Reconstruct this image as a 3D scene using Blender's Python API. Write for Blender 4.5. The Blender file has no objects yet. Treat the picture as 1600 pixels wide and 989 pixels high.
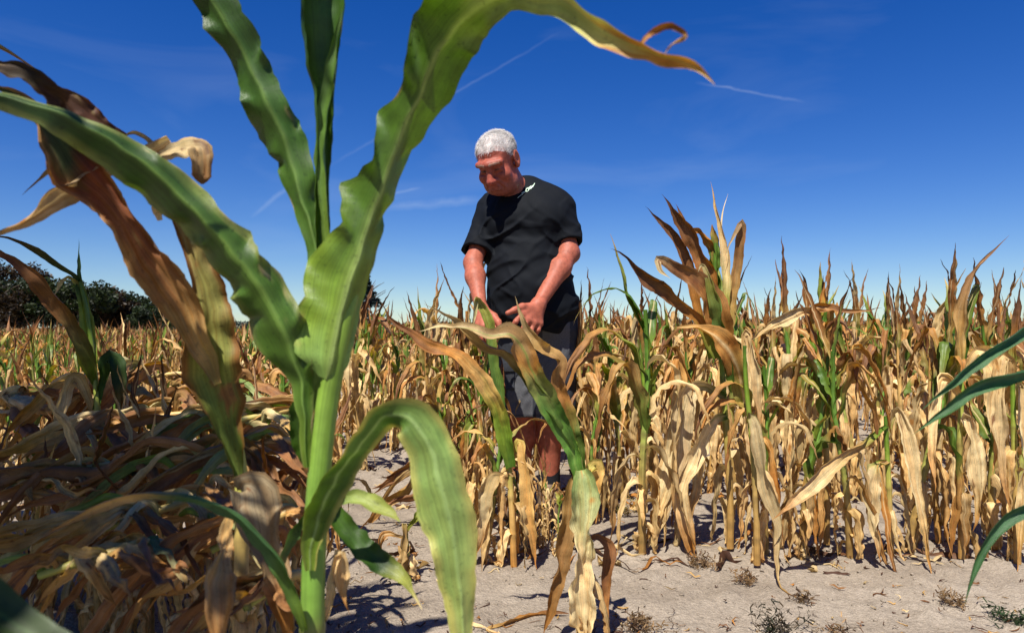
import bpy, math
import numpy as np
from mathutils import Vector, Matrix
from mathutils.bvhtree import BVHTree

sc = bpy.context.scene
# ------------------------------------------------------------------ camera
CAMH, FPX, CX, HY = 0.84, 1067.0, 800.0, 512.0
cd = bpy.data.cameras.new('camera'); cam = bpy.data.objects.new('camera', cd); sc.collection.objects.link(cam)
cam.location = (0, 0, CAMH); cam.rotation_euler = (math.radians(90), 0, 0)
cd.sensor_width = 36.0; cd.lens = 24.0; cd.shift_y = 17.5/1600
cd.clip_start = 0.02; cd.clip_end = 6000
cd.dof.use_dof = True; cd.dof.focus_distance = 2.75; cd.dof.aperture_fstop = 6.3
sc.camera = cam
# ------------------------------------------------------------------ sun and sky
SUN_EL, SUN_AZ = math.radians(59), math.radians(202)          # azimuth clockwise from +Y
tosun = Vector((math.sin(SUN_AZ)*math.cos(SUN_EL), math.cos(SUN_AZ)*math.cos(SUN_EL), math.sin(SUN_EL)))
sl = bpy.data.lights.new('sun', 'SUN'); sl.energy = 5.0; sl.angle = math.radians(0.53); sl.color = (1.0, 0.955, 0.88)
so = bpy.data.objects.new('sun', sl); sc.collection.objects.link(so)
so.rotation_euler = (-tosun).to_track_quat('-Z', 'Y').to_euler()
w = bpy.data.worlds.new('World'); sc.world = w; w.use_nodes = True
nt = w.node_tree; nd = nt.nodes; lk = nt.links; nd.clear()
wo = nd.new('ShaderNodeOutputWorld'); bg = nd.new('ShaderNodeBackground'); bg.inputs[1].default_value = 0.063
lk.new(bg.outputs[0], wo.inputs[0])
sky = nd.new('ShaderNodeTexSky'); sky.sky_type = 'NISHITA'; sky.sun_disc = False
sky.sun_elevation = SUN_EL; sky.sun_rotation = SUN_AZ; sky.altitude = 0
sky.air_density = 1.0; sky.dust_density = 0.0; sky.ozone_density = 2.0
hs = nd.new('ShaderNodeHueSaturation'); hs.inputs['Saturation'].default_value = 1.28; hs.inputs['Hue'].default_value = 0.517
wb = nd.new('ShaderNodeVectorMath'); wb.operation = 'MULTIPLY'; wb.inputs[1].default_value = (.80, .94, 1.13)   # cool white balance
lk.new(sky.outputs[0], wb.inputs[0]); lk.new(wb.outputs[0], hs.inputs['Color'])
tc = nd.new('ShaderNodeTexCoord')
def wmath(op, a, b=None, clamp=False):
    n = nd.new('ShaderNodeMath'); n.operation = op; n.use_clamp = clamp
    for i, v in enumerate((a, b)):
        if v is None: continue
        if isinstance(v, (int, float)): n.inputs[i].default_value = v
        else: lk.new(v, n.inputs[i])
    return n.outputs[0]
def wdot(v):
    n = nd.new('ShaderNodeVectorMath'); n.operation = 'DOT_PRODUCT'
    lk.new(tc.outputs['Generated'], n.inputs[0]); n.inputs[1].default_value = v; return n.outputs['Value']
def skydir(px, py): return Vector(((px-CX)/FPX, 1.0, (HY-py)/FPX)).normalized()
def trail(p0, p1, width, amount, nscale):
    """an old vapour trail: a thin band along a great circle from p0 to p1"""
    a, b = skydir(*p0), skydir(*p1)
    n = a.cross(b).normalized(); m = (a+b).normalized(); half = a.dot(m)
    mp = nd.new('ShaderNodeTexNoise'); mp.inputs['Scale'].default_value = nscale; mp.inputs['Detail'].default_value = 5
    lk.new(tc.outputs['Generated'], mp.inputs['Vector'])
    wob = wmath('MULTIPLY', wmath('SUBTRACT', mp.outputs[0], 0.5), width*2.5)
    d = wmath('ABSOLUTE', wmath('ADD', wdot(n), wob))
    core = wmath('SUBTRACT', 1.0, wmath('DIVIDE', d, width), True)
    along = wmath('DIVIDE', wmath('SUBTRACT', wdot(m), half), (1-half)*0.7, True)
    return wmath('MULTIPLY', wmath('MULTIPLY', core, along), wmath('MULTIPLY', mp.outputs[0], amount))
tr = [trail((500, 268), (880, 48), .0028, .12, 30), trail((1085, 128), (1260, 160), .0028, .24, 40),
      trail((590, 326), (760, 314), .008, .22, 22), trail((585, 308), (660, 293), .003, .22, 25), trail((390, 340), (455, 290), .004, .22, 25)]
tot = tr[0]
for t in tr[1:]: tot = wmath('ADD', tot, t)
cn = nd.new('ShaderNodeTexNoise'); cn.inputs['Scale'].default_value = 2.3; cn.inputs['Detail'].default_value = 8; cn.inputs['Distortion'].default_value = .8
cm = nd.new('ShaderNodeMapping'); cm.inputs['Scale'].default_value = (1.0, 1.0, 3.5); lk.new(tc.outputs['Generated'], cm.inputs[0]); lk.new(cm.outputs[0], cn.inputs['Vector'])
cir = wmath('MULTIPLY', wmath('SUBTRACT', cn.outputs[0], 0.52, True), 0.35)
tot = wmath('MINIMUM', wmath('ADD', tot, cir), 0.5)
mx = nd.new('ShaderNodeMix'); mx.data_type = 'RGBA'
lk.new(tot, mx.inputs['Factor']); lk.new(hs.outputs[0], mx.inputs[6]); mx.inputs[7].default_value = (7.5, 8.6, 10.0, 1)
lk.new(mx.outputs[2], bg.inputs[0])
vs = sc.view_settings; vs.view_transform = 'Standard'; vs.look = 'None'; vs.gamma = 1.0; vs.exposure = 0.62
sc.render.engine = 'CYCLES'; sc.cycles.use_denoising = True; sc.cycles.max_bounces = 8; sc.cycles.transparent_max_bounces = 4
sc.cycles.sample_clamp_indirect = 6.0

# ------------------------------------------------------------------ helpers
C = sc.collection
_p3 = np.array([73856093, 19349663, 83492791], dtype=np.int64)
def vnoise(p, seed=0):
    """smooth value noise in -1..1, p (...,3)"""
    p = np.asarray(p, float); i = np.floor(p).astype(np.int64); f = p-i; f = f*f*(3-2*f)
    out = 0
    for dx in (0, 1):
        for dy in (0, 1):
            for dz in (0, 1):
                h = ((i[..., 0]+dx)*_p3[0]) ^ ((i[..., 1]+dy)*_p3[1]) ^ ((i[..., 2]+dz)*_p3[2]) ^ (seed*668265263)
                h = (h*1274126177) & 0x7fffffff; h = ((h >> 13) ^ h)*60493 & 0x7fffffff
                val = (h & 0xffff)/32767.5-1
                out = out+val*(f[..., 0] if dx else 1-f[..., 0])*(f[..., 1] if dy else 1-f[..., 1])*(f[..., 2] if dz else 1-f[..., 2])
    return out
def fbm(p, seed=0, octv=3):
    o, a = 0, 1.0
    for k in range(octv): o = o+a*vnoise(np.asarray(p)*(2.03**k), seed+k*17); a *= .5
    return o
def sstep(a, b, x): t = np.clip((x-a)/(b-a), 0, 1); return t*t*(3-2*t)
def mk(name, V, Q, uv=None, col=None, mat=None, smooth=True):
    V = np.asarray(V, np.float32); Q = np.asarray(Q, np.int32)
    me = bpy.data.meshes.new(name); k = Q.shape[1]
    me.vertices.add(len(V)); me.vertices.foreach_set('co', V.ravel())
    me.loops.add(Q.size); me.loops.foreach_set('vertex_index', Q.ravel())
    me.polygons.add(len(Q)); me.polygons.foreach_set('loop_start', np.arange(len(Q), dtype=np.int32)*k)
    me.polygons.foreach_set('use_smooth', np.full(len(Q), smooth))
    me.update(calc_edges=True)
    if uv is not None:
        l = me.uv_layers.new(name='UVMap'); l.data.foreach_set('uv', np.asarray(uv, np.float32)[Q.ravel()].ravel())
    if col is not None:
        a = me.color_attributes.new('Col', 'FLOAT_COLOR', 'POINT')
        c = np.ones((len(V), 4), np.float32); c[:, :3] = col; a.data.foreach_set('color', c.ravel())
    if mat: me.materials.append(mat)
    return me
def link(name, me, parent=None):
    o = bpy.data.objects.new(name, me); C.objects.link(o)
    if parent is not None: o.parent = parent
    return o
def tag(o, label=None, cat=None, group=None, kind=None):
    for k, v in (('label', label), ('category', cat), ('group', group), ('kind', kind)):
        if v: o[k] = v
    return o
def empty(name, loc, label, cat, group=None):
    o = link(name, None); o.location = loc; o.empty_display_size = .05; return tag(o, label, cat, group)
def P(px, py, D): return np.array([(px-CX)*D/FPX, D, CAMH+(HY-py)*D/FPX])

# ------------------------------------------------------------------ materials
def newmat(name):
    m = bpy.data.materials.new(name); m.use_nodes = True; n = m.node_tree; n.nodes.clear(); return m, n.nodes, n.links
def node(ns, ls, typ, ins=None, **kw):
    n = ns.new(typ)
    for k, v in kw.items(): setattr(n, k, v)
    for k, v in (ins or {}).items():
        if hasattr(v, 'is_linked') : ls.new(v, n.inputs[k])
        else: n.inputs[k].default_value = v
    return n
def leaf_material(name, transl=0.30, rough=0.5, vein=1.0, spec=0.35, streak=0., rnd=.2, vs_=46):
    m, ns, ls = newmat(name)
    out = node(ns, ls, 'ShaderNodeOutputMaterial')
    at = node(ns, ls, 'ShaderNodeAttribute', attribute_name='Col')
    tc = node(ns, ls, 'ShaderNodeTexCoord'); oi = node(ns, ls, 'ShaderNodeObjectInfo')
    mp = node(ns, ls, 'ShaderNodeMapping', {'Vector': tc.outputs['UV'], 'Scale': (vs_, 1.6, 1)})
    comb = node(ns, ls, 'ShaderNodeVectorMath', {0: mp.outputs[0]}, operation='ADD')
    sc2 = node(ns, ls, 'ShaderNodeVectorMath', {0: oi.outputs['Random'], 1: (31, 57, 13)}, operation='MULTIPLY'); ls.new(sc2.outputs[0], comb.inputs[1])
    v = node(ns, ls, 'ShaderNodeTexNoise', {'Vector': comb.outputs[0], 'Scale': 1.0, 'Detail': 3.0, 'Roughness': .6})
    mot = node(ns, ls, 'ShaderNodeTexNoise', {'Vector': tc.outputs['Object'], 'Scale': 38.0, 'Detail': 4.0})
    r1 = node(ns, ls, 'ShaderNodeMapRange', {0: v.outputs[0], 1: .25, 2: .75, 3: 1-.42*vein, 4: 1+.3*vein})
    r2 = node(ns, ls, 'ShaderNodeMapRange', {0: mot.outputs[0], 1: .3, 2: .7, 3: .74, 4: 1.18})
    r3 = node(ns, ls, 'ShaderNodeMapRange', {0: oi.outputs['Random'], 1: 0., 2: 1., 3: 1-rnd, 4: 1+rnd*.8})
    m1 = node(ns, ls, 'ShaderNodeMath', {0: r1.outputs[0], 1: r2.outputs[0]}, operation='MULTIPLY')
    m2 = node(ns, ls, 'ShaderNodeMath', {0: m1.outputs[0], 1: r3.outputs[0]}, operation='MULTIPLY')
    # fine dark specks of leaf blight
    sp = node(ns, ls, 'ShaderNodeTexNoise', {'Vector': tc.outputs['Object'], 'Scale': 210.0, 'Detail': 2.0})
    r4 = node(ns, ls, 'ShaderNodeMapRange', {0: sp.outputs[0], 1: .62, 2: .72, 3: 1., 4: .62})
    m3 = node(ns, ls, 'ShaderNodeMath', {0: m2.outputs[0], 1: r4.outputs[0]}, operation='MULTIPLY')
    mp2 = node(ns, ls, 'ShaderNodeMapping', {'Vector': tc.outputs['UV'], 'Scale': (9, 1.1, 1)})
    ad2 = node(ns, ls, 'ShaderNodeVectorMath', {0: mp2.outputs[0], 1: sc2.outputs[0]}, operation='ADD')
    stn = node(ns, ls, 'ShaderNodeTexNoise', {'Vector': ad2.outputs[0], 'Scale': 1.0, 'Detail': 4.0, 'Roughness': .65})
    r5 = node(ns, ls, 'ShaderNodeMapRange', {0: stn.outputs[0], 1: .42, 2: .68, 3: 0., 4: streak})
    stc = node(ns, ls, 'ShaderNodeMix', {'Factor': r5.outputs[0], 6: (1, 1, 1, 1), 7: (.80, .50, .27, 1)}, data_type='RGBA')
    c0 = node(ns, ls, 'ShaderNodeVectorMath', {0: at.outputs['Color'], 1: stc.outputs[2]}, operation='MULTIPLY')
    col = node(ns, ls, 'ShaderNodeVectorMath', {0: c0.outputs[0]}, operation='SCALE'); ls.new(m3.outputs[0], col.inputs['Scale'])
    bump = node(ns, ls, 'ShaderNodeBump', {'Height': v.outputs[0], 'Strength': .35*vein, 'Distance': .002})
    pr = node(ns, ls, 'ShaderNodeBsdfPrincipled', {'Base Color': col.outputs[0], 'Roughness': rough, 'Normal': bump.outputs[0], 'Specular IOR Level': spec})
    tcol = node(ns, ls, 'ShaderNodeHueSaturation', {'Color': col.outputs[0], 'Saturation': 1.25, 'Value': 1.35})
    tl = node(ns, ls, 'ShaderNodeBsdfTranslucent', {'Color': tcol.outputs[0], 'Normal': bump.outputs[0]})
    mix = node(ns, ls, 'ShaderNodeMixShader', {0: transl, 1: pr.outputs[0], 2: tl.outputs[0]})
    ls.new(mix.outputs[0], out.inputs[0]); return m
LEAF_DRY = leaf_material('dry_leaf', .20, .58, 1.0, .30, .55, .34)
LEAF_GREEN = leaf_material('green_leaf', .17, .42, 1.0, .42, .15, .1, 90)
def stalk_material():
    m, ns, ls = newmat('stalk'); out = node(ns, ls, 'ShaderNodeOutputMaterial')
    at = node(ns, ls, 'ShaderNodeAttribute', attribute_name='Col'); tc = node(ns, ls, 'ShaderNodeTexCoord')
    mp = node(ns, ls, 'ShaderNodeMapping', {'Vector': tc.outputs['UV'], 'Scale': (30, 3, 1)})
    v = node(ns, ls, 'ShaderNodeTexNoise', {'Vector': mp.outputs[0], 'Scale': 1.0, 'Detail': 4.0})
    mo = node(ns, ls, 'ShaderNodeTexNoise', {'Vector': tc.outputs['Object'], 'Scale': 30.0, 'Detail': 4.0})
    r1 = node(ns, ls, 'ShaderNodeMapRange', {0: v.outputs[0], 1: .25, 2: .75, 3: .7, 4: 1.2})
    r2 = node(ns, ls, 'ShaderNodeMapRange', {0: mo.outputs[0], 1: .3, 2: .7, 3: .75, 4: 1.2})
    m1 = node(ns, ls, 'ShaderNodeMath', {0: r1.outputs[0], 1: r2.outputs[0]}, operation='MULTIPLY')
    col = node(ns, ls, 'ShaderNodeVectorMath', {0: at.outputs['Color']}, operation='SCALE'); ls.new(m1.outputs[0], col.inputs['Scale'])
    b = node(ns, ls, 'ShaderNodeBump', {'Height': v.outputs[0], 'Strength': .25, 'Distance': .002})
    pr = node(ns, ls, 'ShaderNodeBsdfPrincipled', {'Base Color': col.outputs[0], 'Roughness': .42, 'Normal': b.outputs[0], 'Specular IOR Level': .4, 'Subsurface Weight': 0.0})
    ls.new(pr.outputs[0], out.inputs[0]); return m
STALK = stalk_material()
def plain_material(name, rough=.7, spec=.3, nscale=60., namt=.25, bump=.3, bdist=.003, attr=True, color=(.5, .5, .5), sheen=0., sss=0.):
    m, ns, ls = newmat(name); out = node(ns, ls, 'ShaderNodeOutputMaterial'); tc = node(ns, ls, 'ShaderNodeTexCoord')
    n1 = node(ns, ls, 'ShaderNodeTexNoise', {'Vector': tc.outputs['Object'], 'Scale': nscale, 'Detail': 5.0})
    r = node(ns, ls, 'ShaderNodeMapRange', {0: n1.outputs[0], 1: .25, 2: .75, 3: 1-namt, 4: 1+namt})
    if attr: src = node(ns, ls, 'ShaderNodeAttribute', attribute_name='Col').outputs['Color']
    else:
        rgb = ns.new('ShaderNodeRGB'); rgb.outputs[0].default_value = (*color, 1); src = rgb.outputs[0]
    col = node(ns, ls, 'ShaderNodeVectorMath', {0: src}, operation='SCALE'); ls.new(r.outputs[0], col.inputs['Scale'])
    b = node(ns, ls, 'ShaderNodeBump', {'Height': n1.outputs[0], 'Strength': bump, 'Distance': bdist})
    pr = node(ns, ls, 'ShaderNodeBsdfPrincipled', {'Base Color': col.outputs[0], 'Roughness': rough, 'Normal': b.outputs[0], 'Specular IOR Level': spec, 'Sheen Weight': sheen})
    if sss:
        pr.inputs['Subsurface Weight'].default_value = sss; pr.inputs['Subsurface Radius'].default_value = (.012, .004, .002); pr.inputs['Subsurface Scale'].default_value = .6
    ls.new(pr.outputs[0], out.inputs[0]); return m
# ------------------------------------------------------------------ ground
def ground_h(x, y):
    x = np.asarray(x, float); y = np.asarray(y, float); z = np.zeros_like(x)
    p = np.stack([x, y, z], -1)
    near = sstep(30, 12, np.hypot(x, y))
    h = .018*vnoise(p*1.7, 3)+.010*vnoise(p*5.1, 5)+.008*vnoise(p*13, 7)+.0035*vnoise(p*37, 9)
    cl = vnoise(p*23, 11); h = h+.020*np.clip(cl-.3, 0, 1)
    return h*near
def graded(segments):
    out = [segments[0][0]]
    for a, b, n in segments: out += list(np.linspace(a, b, n+1)[1:])
    return np.array(out)
xs = graded([(-2500, -200, 6), (-200, -40, 10), (-40, -8, 32), (-8, -2.6, 60), (-2.6, 2.9, 300), (2.9, 8, 56), (8, 40, 32), (40, 200, 10), (200, 2500, 6)])
ys = graded([(-60, -4, 10), (-4, .6, 30), (.6, 1.7, 36), (1.7, 4.6, 165), (4.6, 9, 80), (9, 40, 50), (40, 300, 14), (300, 4000, 8)])
gx, gy = np.meshgrid(xs, ys); gz = ground_h(gx, gy)
V = np.stack([gx, gy, gz], -1).reshape(-1, 3); nx, ny = len(xs), len(ys)
ii = (np.arange(ny-1)[:, None]*nx+np.arange(nx-1)[None]).ravel()
Q = np.stack([ii, ii+1, ii+1+nx, ii+nx], 1)
m, ns, ls = newmat('dry_soil'); out = node(ns, ls, 'ShaderNodeOutputMaterial'); tc = node(ns, ls, 'ShaderNodeTexCoord')
n1 = node(ns, ls, 'ShaderNodeTexNoise', {'Vector': tc.outputs['Object'], 'Scale': 2.2, 'Detail': 6.0})
n2 = node(ns, ls, 'ShaderNodeTexNoise', {'Vector': tc.outputs['Object'], 'Scale': 55.0, 'Detail': 6.0, 'Roughness': .7})
n3 = node(ns, ls, 'ShaderNodeTexVoronoi', {'Vector': tc.outputs['Object'], 'Scale': 120.0})
n4 = node(ns, ls, 'ShaderNodeTexNoise', {'Vector': tc.outputs['Object'], 'Scale': 340.0, 'Detail': 3.0})
r = node(ns, ls, 'ShaderNodeValToRGB', {0: n1.outputs[0]}); e = r.color_ramp.elements
e[0].position = .3; e[0].color = (.255, .205, .152, 1); e[1].position = .7; e[1].color = (.38, .318, .246, 1)
k1 = node(ns, ls, 'ShaderNodeMapRange', {0: n2.outputs[0], 1: .3, 2: .7, 3: .72, 4: 1.2})
k2 = node(ns, ls, 'ShaderNodeMapRange', {0: n4.outputs[0], 1: .35, 2: .68, 3: .7, 4: 1.15})
k = node(ns, ls, 'ShaderNodeMath', {0: k1.outputs[0], 1: k2.outputs[0]}, operation='MULTIPLY')
col = node(ns, ls, 'ShaderNodeVectorMath', {0: r.outputs[0]}, operation='SCALE'); ls.new(k.outputs[0], col.inputs['Scale'])
hh = node(ns, ls, 'ShaderNodeMath', {0: n2.outputs[0], 1: n3.outputs[0]}, operation='ADD')
b = node(ns, ls, 'ShaderNodeBump', {'Height': hh.outputs[0], 'Strength': .45, 'Distance': .012})
pr = node(ns, ls, 'ShaderNodeBsdfPrincipled', {'Base Color': col.outputs[0], 'Roughness': .95, 'Normal': b.outputs[0], 'Specular IOR Level': .1})
ls.new(pr.outputs[0], out.inputs[0]); SOIL = m
tag(link('ground', mk('ground', V, Q, mat=SOIL)), kind='structure')
# ------------------------------------------------------------------ maize leaves, stalks and plants
GREEN, DGREEN, LGREEN = (.070, .148, .014), (.025, .062, .008), (.185, .285, .028)
YG, PALE, TAN, ORA, BRN, DBR = (.36, .38, .07), (.79, .63, .33), (.60, .385, .13), (.46, .205, .042), (.21, .095, .035), (.085, .04, .022)
def cr(pts, N):
    """Catmull-Rom through rows of pts, resampled to N rows evenly in index-length of the first three columns"""
    pts = np.asarray(pts, float); n = len(pts)
    ext = np.vstack([2*pts[0]-pts[1], pts, 2*pts[-1]-pts[-2]]); res = []
    for i in range(n-1):
        p0, p1, p2, p3 = ext[i:i+4]; t = np.linspace(0, 1, 24, endpoint=False)[:, None]
        c = .5*((2*p1)+(-p0+p2)*t+(2*p0-5*p1+4*p2-p3)*t*t+(-p0+3*p1-3*p2+p3)*t**3)
        c[:, 3:] = p1[3:]*(1-t)+p2[3:]*t; res.append(c)
    res = np.vstack(res+[pts[-1:]]); d = np.r_[0, np.cumsum(np.linalg.norm(np.diff(res[:, :3], axis=0), axis=1))]
    u = np.linspace(0, d[-1], N); return np.stack([np.interp(u, d, res[:, k]) for k in range(pts.shape[1])], 1)
def nrm(a): return a/np.maximum(np.linalg.norm(a, axis=-1, keepdims=True), 1e-9)
def ribbon(Pc, S, wl, wr, M=6, curl=0., fold=0., ripple=0., rfreq=6., crumple=0., cfreq=32., seed=0, keel=.0, pleat=0., npl=2.2, kinks=()):
    """leaf blade round a centre line; S = side vectors, curl and fold lift the edges along N = S x T"""
    N = len(Pc); T = nrm(np.gradient(Pc, axis=0)); S = nrm(S-(S*T).sum(1, keepdims=True)*T); Nv = np.cross(S, T)
    s = np.linspace(-1, 1, M+1); v = np.linspace(0, 1, N)
    wl, wr, curl, fold = [np.broadcast_to(np.asarray(a, float), (N,)) for a in (wl, wr, curl, fold)]
    a = np.abs(s)[None]; W = np.where(s[None] < 0, wl[:, None], wr[:, None]); cu = np.where(np.abs(curl) < 1e-3, 1e-3, curl)[:, None]
    lat = W*np.sin(a*cu)/cu; nor = W*(1-np.cos(a*cu))/cu
    cf, sf = np.cos(fold)[:, None], np.sin(fold)[:, None]; lat, nor = lat*cf-nor*sf, lat*sf+nor*cf
    if ripple:
        rs = np.random.RandomState(seed+5); ph = rs.rand(2)*6.28; f2 = rfreq*(1+.3*rs.rand(2))
        wob = np.where(s[None] < 0, np.sin(6.28*f2[0]*v[:, None]+ph[0]+2.2*np.sin(5*v[:, None]+ph[1])), np.sin(6.28*f2[1]*v[:, None]+ph[1]+2.0*np.sin(4*v[:, None]+ph[0])))
        nor = nor+ripple*a**1.6*wob*np.clip(W/.03, 0, 1.2)
    if pleat:
        rs = np.random.RandomState(seed+9); ph2 = rs.rand(2)*2
        xx = a*npl+np.where(s[None] < 0, ph2[0], ph2[1])+.35*np.sin(v[:, None]*rs.uniform(3, 8)+rs.rand()*6)
        nor = nor+pleat*(np.abs((xx % 2)-1)-.5)*np.minimum(1, a*4)*np.clip(W/.02, 0, 1.3)*np.minimum(1, v[:, None]*6)
    for v0, dv, side, amp in kinks:                           # sharp folds of the margin
        tri = np.clip(1-np.abs(v[:, None]-v0-.03*(a-.5))/dv, 0, 1); nor = nor+.78*amp*tri*np.clip(a-.25, 0, 1)*(1 if side == 0 else (np.sign(s)[None] == side))
    nor = nor-keel*np.exp(-(s[None]/.16)**2)*(1-v[:, None])
    X = Pc[:, None]+S[:, None]*(np.sign(s)[None]*lat)[..., None]+Nv[:, None]*nor[..., None]
    if crumple:
        q = X*cfreq+seed*3.7
        dn = np.stack([vnoise(q, seed+1), vnoise(q+9.1, seed+2), vnoise(q-4.3, seed+3)], -1)+.5*np.stack([vnoise(q*2.3, seed+4), vnoise(q*2.3+9.1, seed+5), vnoise(q*2.3-4.3, seed+6)], -1)
        X = X+dn*crumple*np.minimum(1, v*8+.15)[:, None, None]
    idx = np.arange(N*(M+1)).reshape(N, M+1)
    Q = np.stack([idx[:-1, :-1], idx[:-1, 1:], idx[1:, 1:], idx[1:, :-1]], -1).reshape(-1, 4)
    ss, vv = np.broadcast_to(s, (N, M+1)), np.broadcast_to(v[:, None], (N, M+1))
    return X.reshape(-1, 3), Q, np.stack([ss*.5+.5, vv], -1).reshape(-1, 2)
def leafcol(X, uv, stops, blotch=None, bthr=.25, edge=None, seed=0, rib=None, nf=9.):
    """colour along the blade from (v, rgb) stops, ragged by noise; blotch colour in patches; edge colour towards the margins"""
    v = uv[:, 1]; s = np.abs(uv[:, 0]*2-1)
    n1 = fbm(np.stack([uv[:, 0]*3.2, v*nf, v*0+seed*.37], -1), seed)
    vn = np.clip(v+.07*n1, 0, 1)
    st = np.array([q[0] for q in stops]); cs = np.array([q[1] for q in stops], float)
    c = np.stack([np.interp(vn, st, cs[:, k]) for k in range(3)], -1)
    if edge is not None:
        f = sstep(.55, 1.0, s+.25*n1+.25*(v-.5))[:, None]; c = c*(1-f)+np.array(edge)*f
    if blotch is not None:
        n2 = fbm(np.stack([uv[:, 0]*4, v*nf*1.3, v*0+seed*.91+7], -1), seed+31)
        f = sstep(bthr, bthr+.35, n2)[:, None]; c = c*(1-f)+np.array(blotch)*f
    if rib is not None:
        f = np.exp(-(s/.09)**2)[:, None]*(1-.6*v[:, None]); c = c*(1-f)+np.array(rib)*f
    return c
def tube(path, rad, col, sides=8):
    path = np.asarray(path, float); N = len(path); T = nrm(np.gradient(path, axis=0))
    A = nrm(np.cross(T, np.broadcast_to([0.3, 1.0, 0.1], T.shape))); B = np.cross(T, A)
    th = np.linspace(0, 2*np.pi, sides+1); rad = np.broadcast_to(rad, (N,))
    X = path[:, None]+(A[:, None]*np.cos(th)[None, :, None]+B[:, None]*np.sin(th)[None, :, None])*rad[:, None, None]
    idx = np.arange(N*(sides+1)).reshape(N, sides+1)
    Q = np.stack([idx[:-1, :-1], idx[:-1, 1:], idx[1:, 1:], idx[1:, :-1]], -1).reshape(-1, 4)
    uv = np.stack(np.broadcast_arrays(th[None]/6.2832, np.linspace(0, 1, N)[:, None]), -1).reshape(-1, 2)
    cc = np.repeat(np.asarray(col, float), sides+1, 0) if np.ndim(col) == 2 else np.broadcast_to(col, (len(uv), 3))
    return X.reshape(-1, 3), Q, uv, cc
def stalk_geo(path, r0, r1, stops, nodes, sides=8, N=40, bulge=.28):
    pc = cr(np.c_[np.asarray(path, float)], N); v = np.linspace(0, 1, N)
    r = r0+(r1-r0)*v
    for nv in nodes: r = r*(1+bulge*np.exp(-((v-nv)/.012)**2))
    st = np.array([q[0] for q in stops]); cs = np.array([q[1] for q in stops], float)
    c = np.stack([np.interp(v, st, cs[:, k]) for k in range(3)], -1)
    for nv in nodes: f = np.exp(-((v-nv)/.014)**2)[:, None]*.6; c = c*(1-f)+np.array((.16, .10, .035))*f
    return tube(pc, r, c, sides), pc
PROF = dict(hang=([0, .05, .12, .22, .6, 1], [25, 60, 135, 170, 177, 168]), arc=([0, .2, .4, .55, .75, 1], [15, 32, 62, 105, 148, 165]),
            kink=([0, .3, .42, .48, .8, 1], [14, 24, 30, 150, 168, 172]), spike=([0, .3, .6, 1], [6, 12, 16, 24]), flop=([0, .15, .35, .6, 1], [30, 60, 85, 105, 120]))
def grow(base, az, kind, L, W, rng, lod=0, zmin=.006, roll0=0., jit=1.0):
    """centre line, side vectors and widths of one blade growing from base towards azimuth az"""
    N = (30, 8, 6)[lod]; v = np.linspace(0, 1, N); kv, kt = PROF[kind]
    j = rng.randn(len(kt))*np.array([3]+[9]*(len(kt)-1))*jit
    th = np.radians(np.clip(np.interp(v, kv, np.array(kt)+j), 0, 185))
    azs = az+np.cumsum(rng.randn(N))*.05*jit*(30/N)**.5+rng.randn()*.5*v*jit
    D = np.stack([np.sin(th)*np.cos(azs), np.sin(th)*np.sin(azs), np.cos(th)], 1)
    Pc = np.array(base)+np.vstack([[0, 0, 0], np.cumsum(D[:-1]*(L/(N-1)), 0)])
    low = zmin+.012*np.abs(np.sin(v*14+rng.rand()*6))
    Pc[:, 2] = np.where(Pc[:, 2] < low, low, Pc[:, 2])
    S0 = np.stack([-np.sin(azs), np.cos(azs), 0*azs], 1)
    tw = roll0+rng.randn()*.9*v*jit+.5*np.sin(v*rng.uniform(3, 7)+rng.rand()*6)*v*jit
    T = nrm(np.gradient(Pc, axis=0)); S0 = nrm(S0-(S0*T).sum(1, keepdims=True)*T); N0 = np.cross(S0, T)
    S = S0*np.cos(tw)[:, None]+N0*np.sin(tw)[:, None]
    wd = W*np.minimum(1, .42+v/.16)*np.clip(1-v**1.7, .02, 1)**.9*(1+.15*np.sin(v*9+rng.rand()*6))
    return Pc, S, wd
def dry_stops(rng, mode):
    P_, T_, O_, B_ = PALE, TAN, ORA, BRN
    mixc = lambda a, b, t: tuple(np.array(a)*(1-t)+np.array(b)*t)
    if mode == 'dead':
        a = mixc(P_, T_, rng.rand()*.8); b = mixc(mixc(P_, T_, .6), O_, rng.rand()**2*.9); c = mixc(T_, B_, rng.rand()**1.5*.8)
        return [(0, a), (.45, mixc(a, b, .5)), (.8, b), (1, c)]
    if mode == 'half':
        return [(0, mixc(GREEN, LGREEN, rng.rand())), (.15+.2*rng.rand(), mixc(GREEN, YG, rng.rand())), (.42+.15*rng.rand(), mixc(T_, O_, rng.rand())), (.8, mixc(O_, B_, rng.rand())), (1, B_)]
    if mode == 'spike':
        return [(0, mixc(GREEN, LGREEN, rng.rand())), (.12+.2*rng.rand(), mixc(YG, T_, rng.rand())), (.4, mixc(O_, B_, .35+.65*rng.rand())), (1, mixc(B_, DBR, .3+.7*rng.rand()))]
    return [(0, LGREEN), (.3, GREEN), (.75, mixc(GREEN, YG, rng.rand())), (1, T_)]
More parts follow.
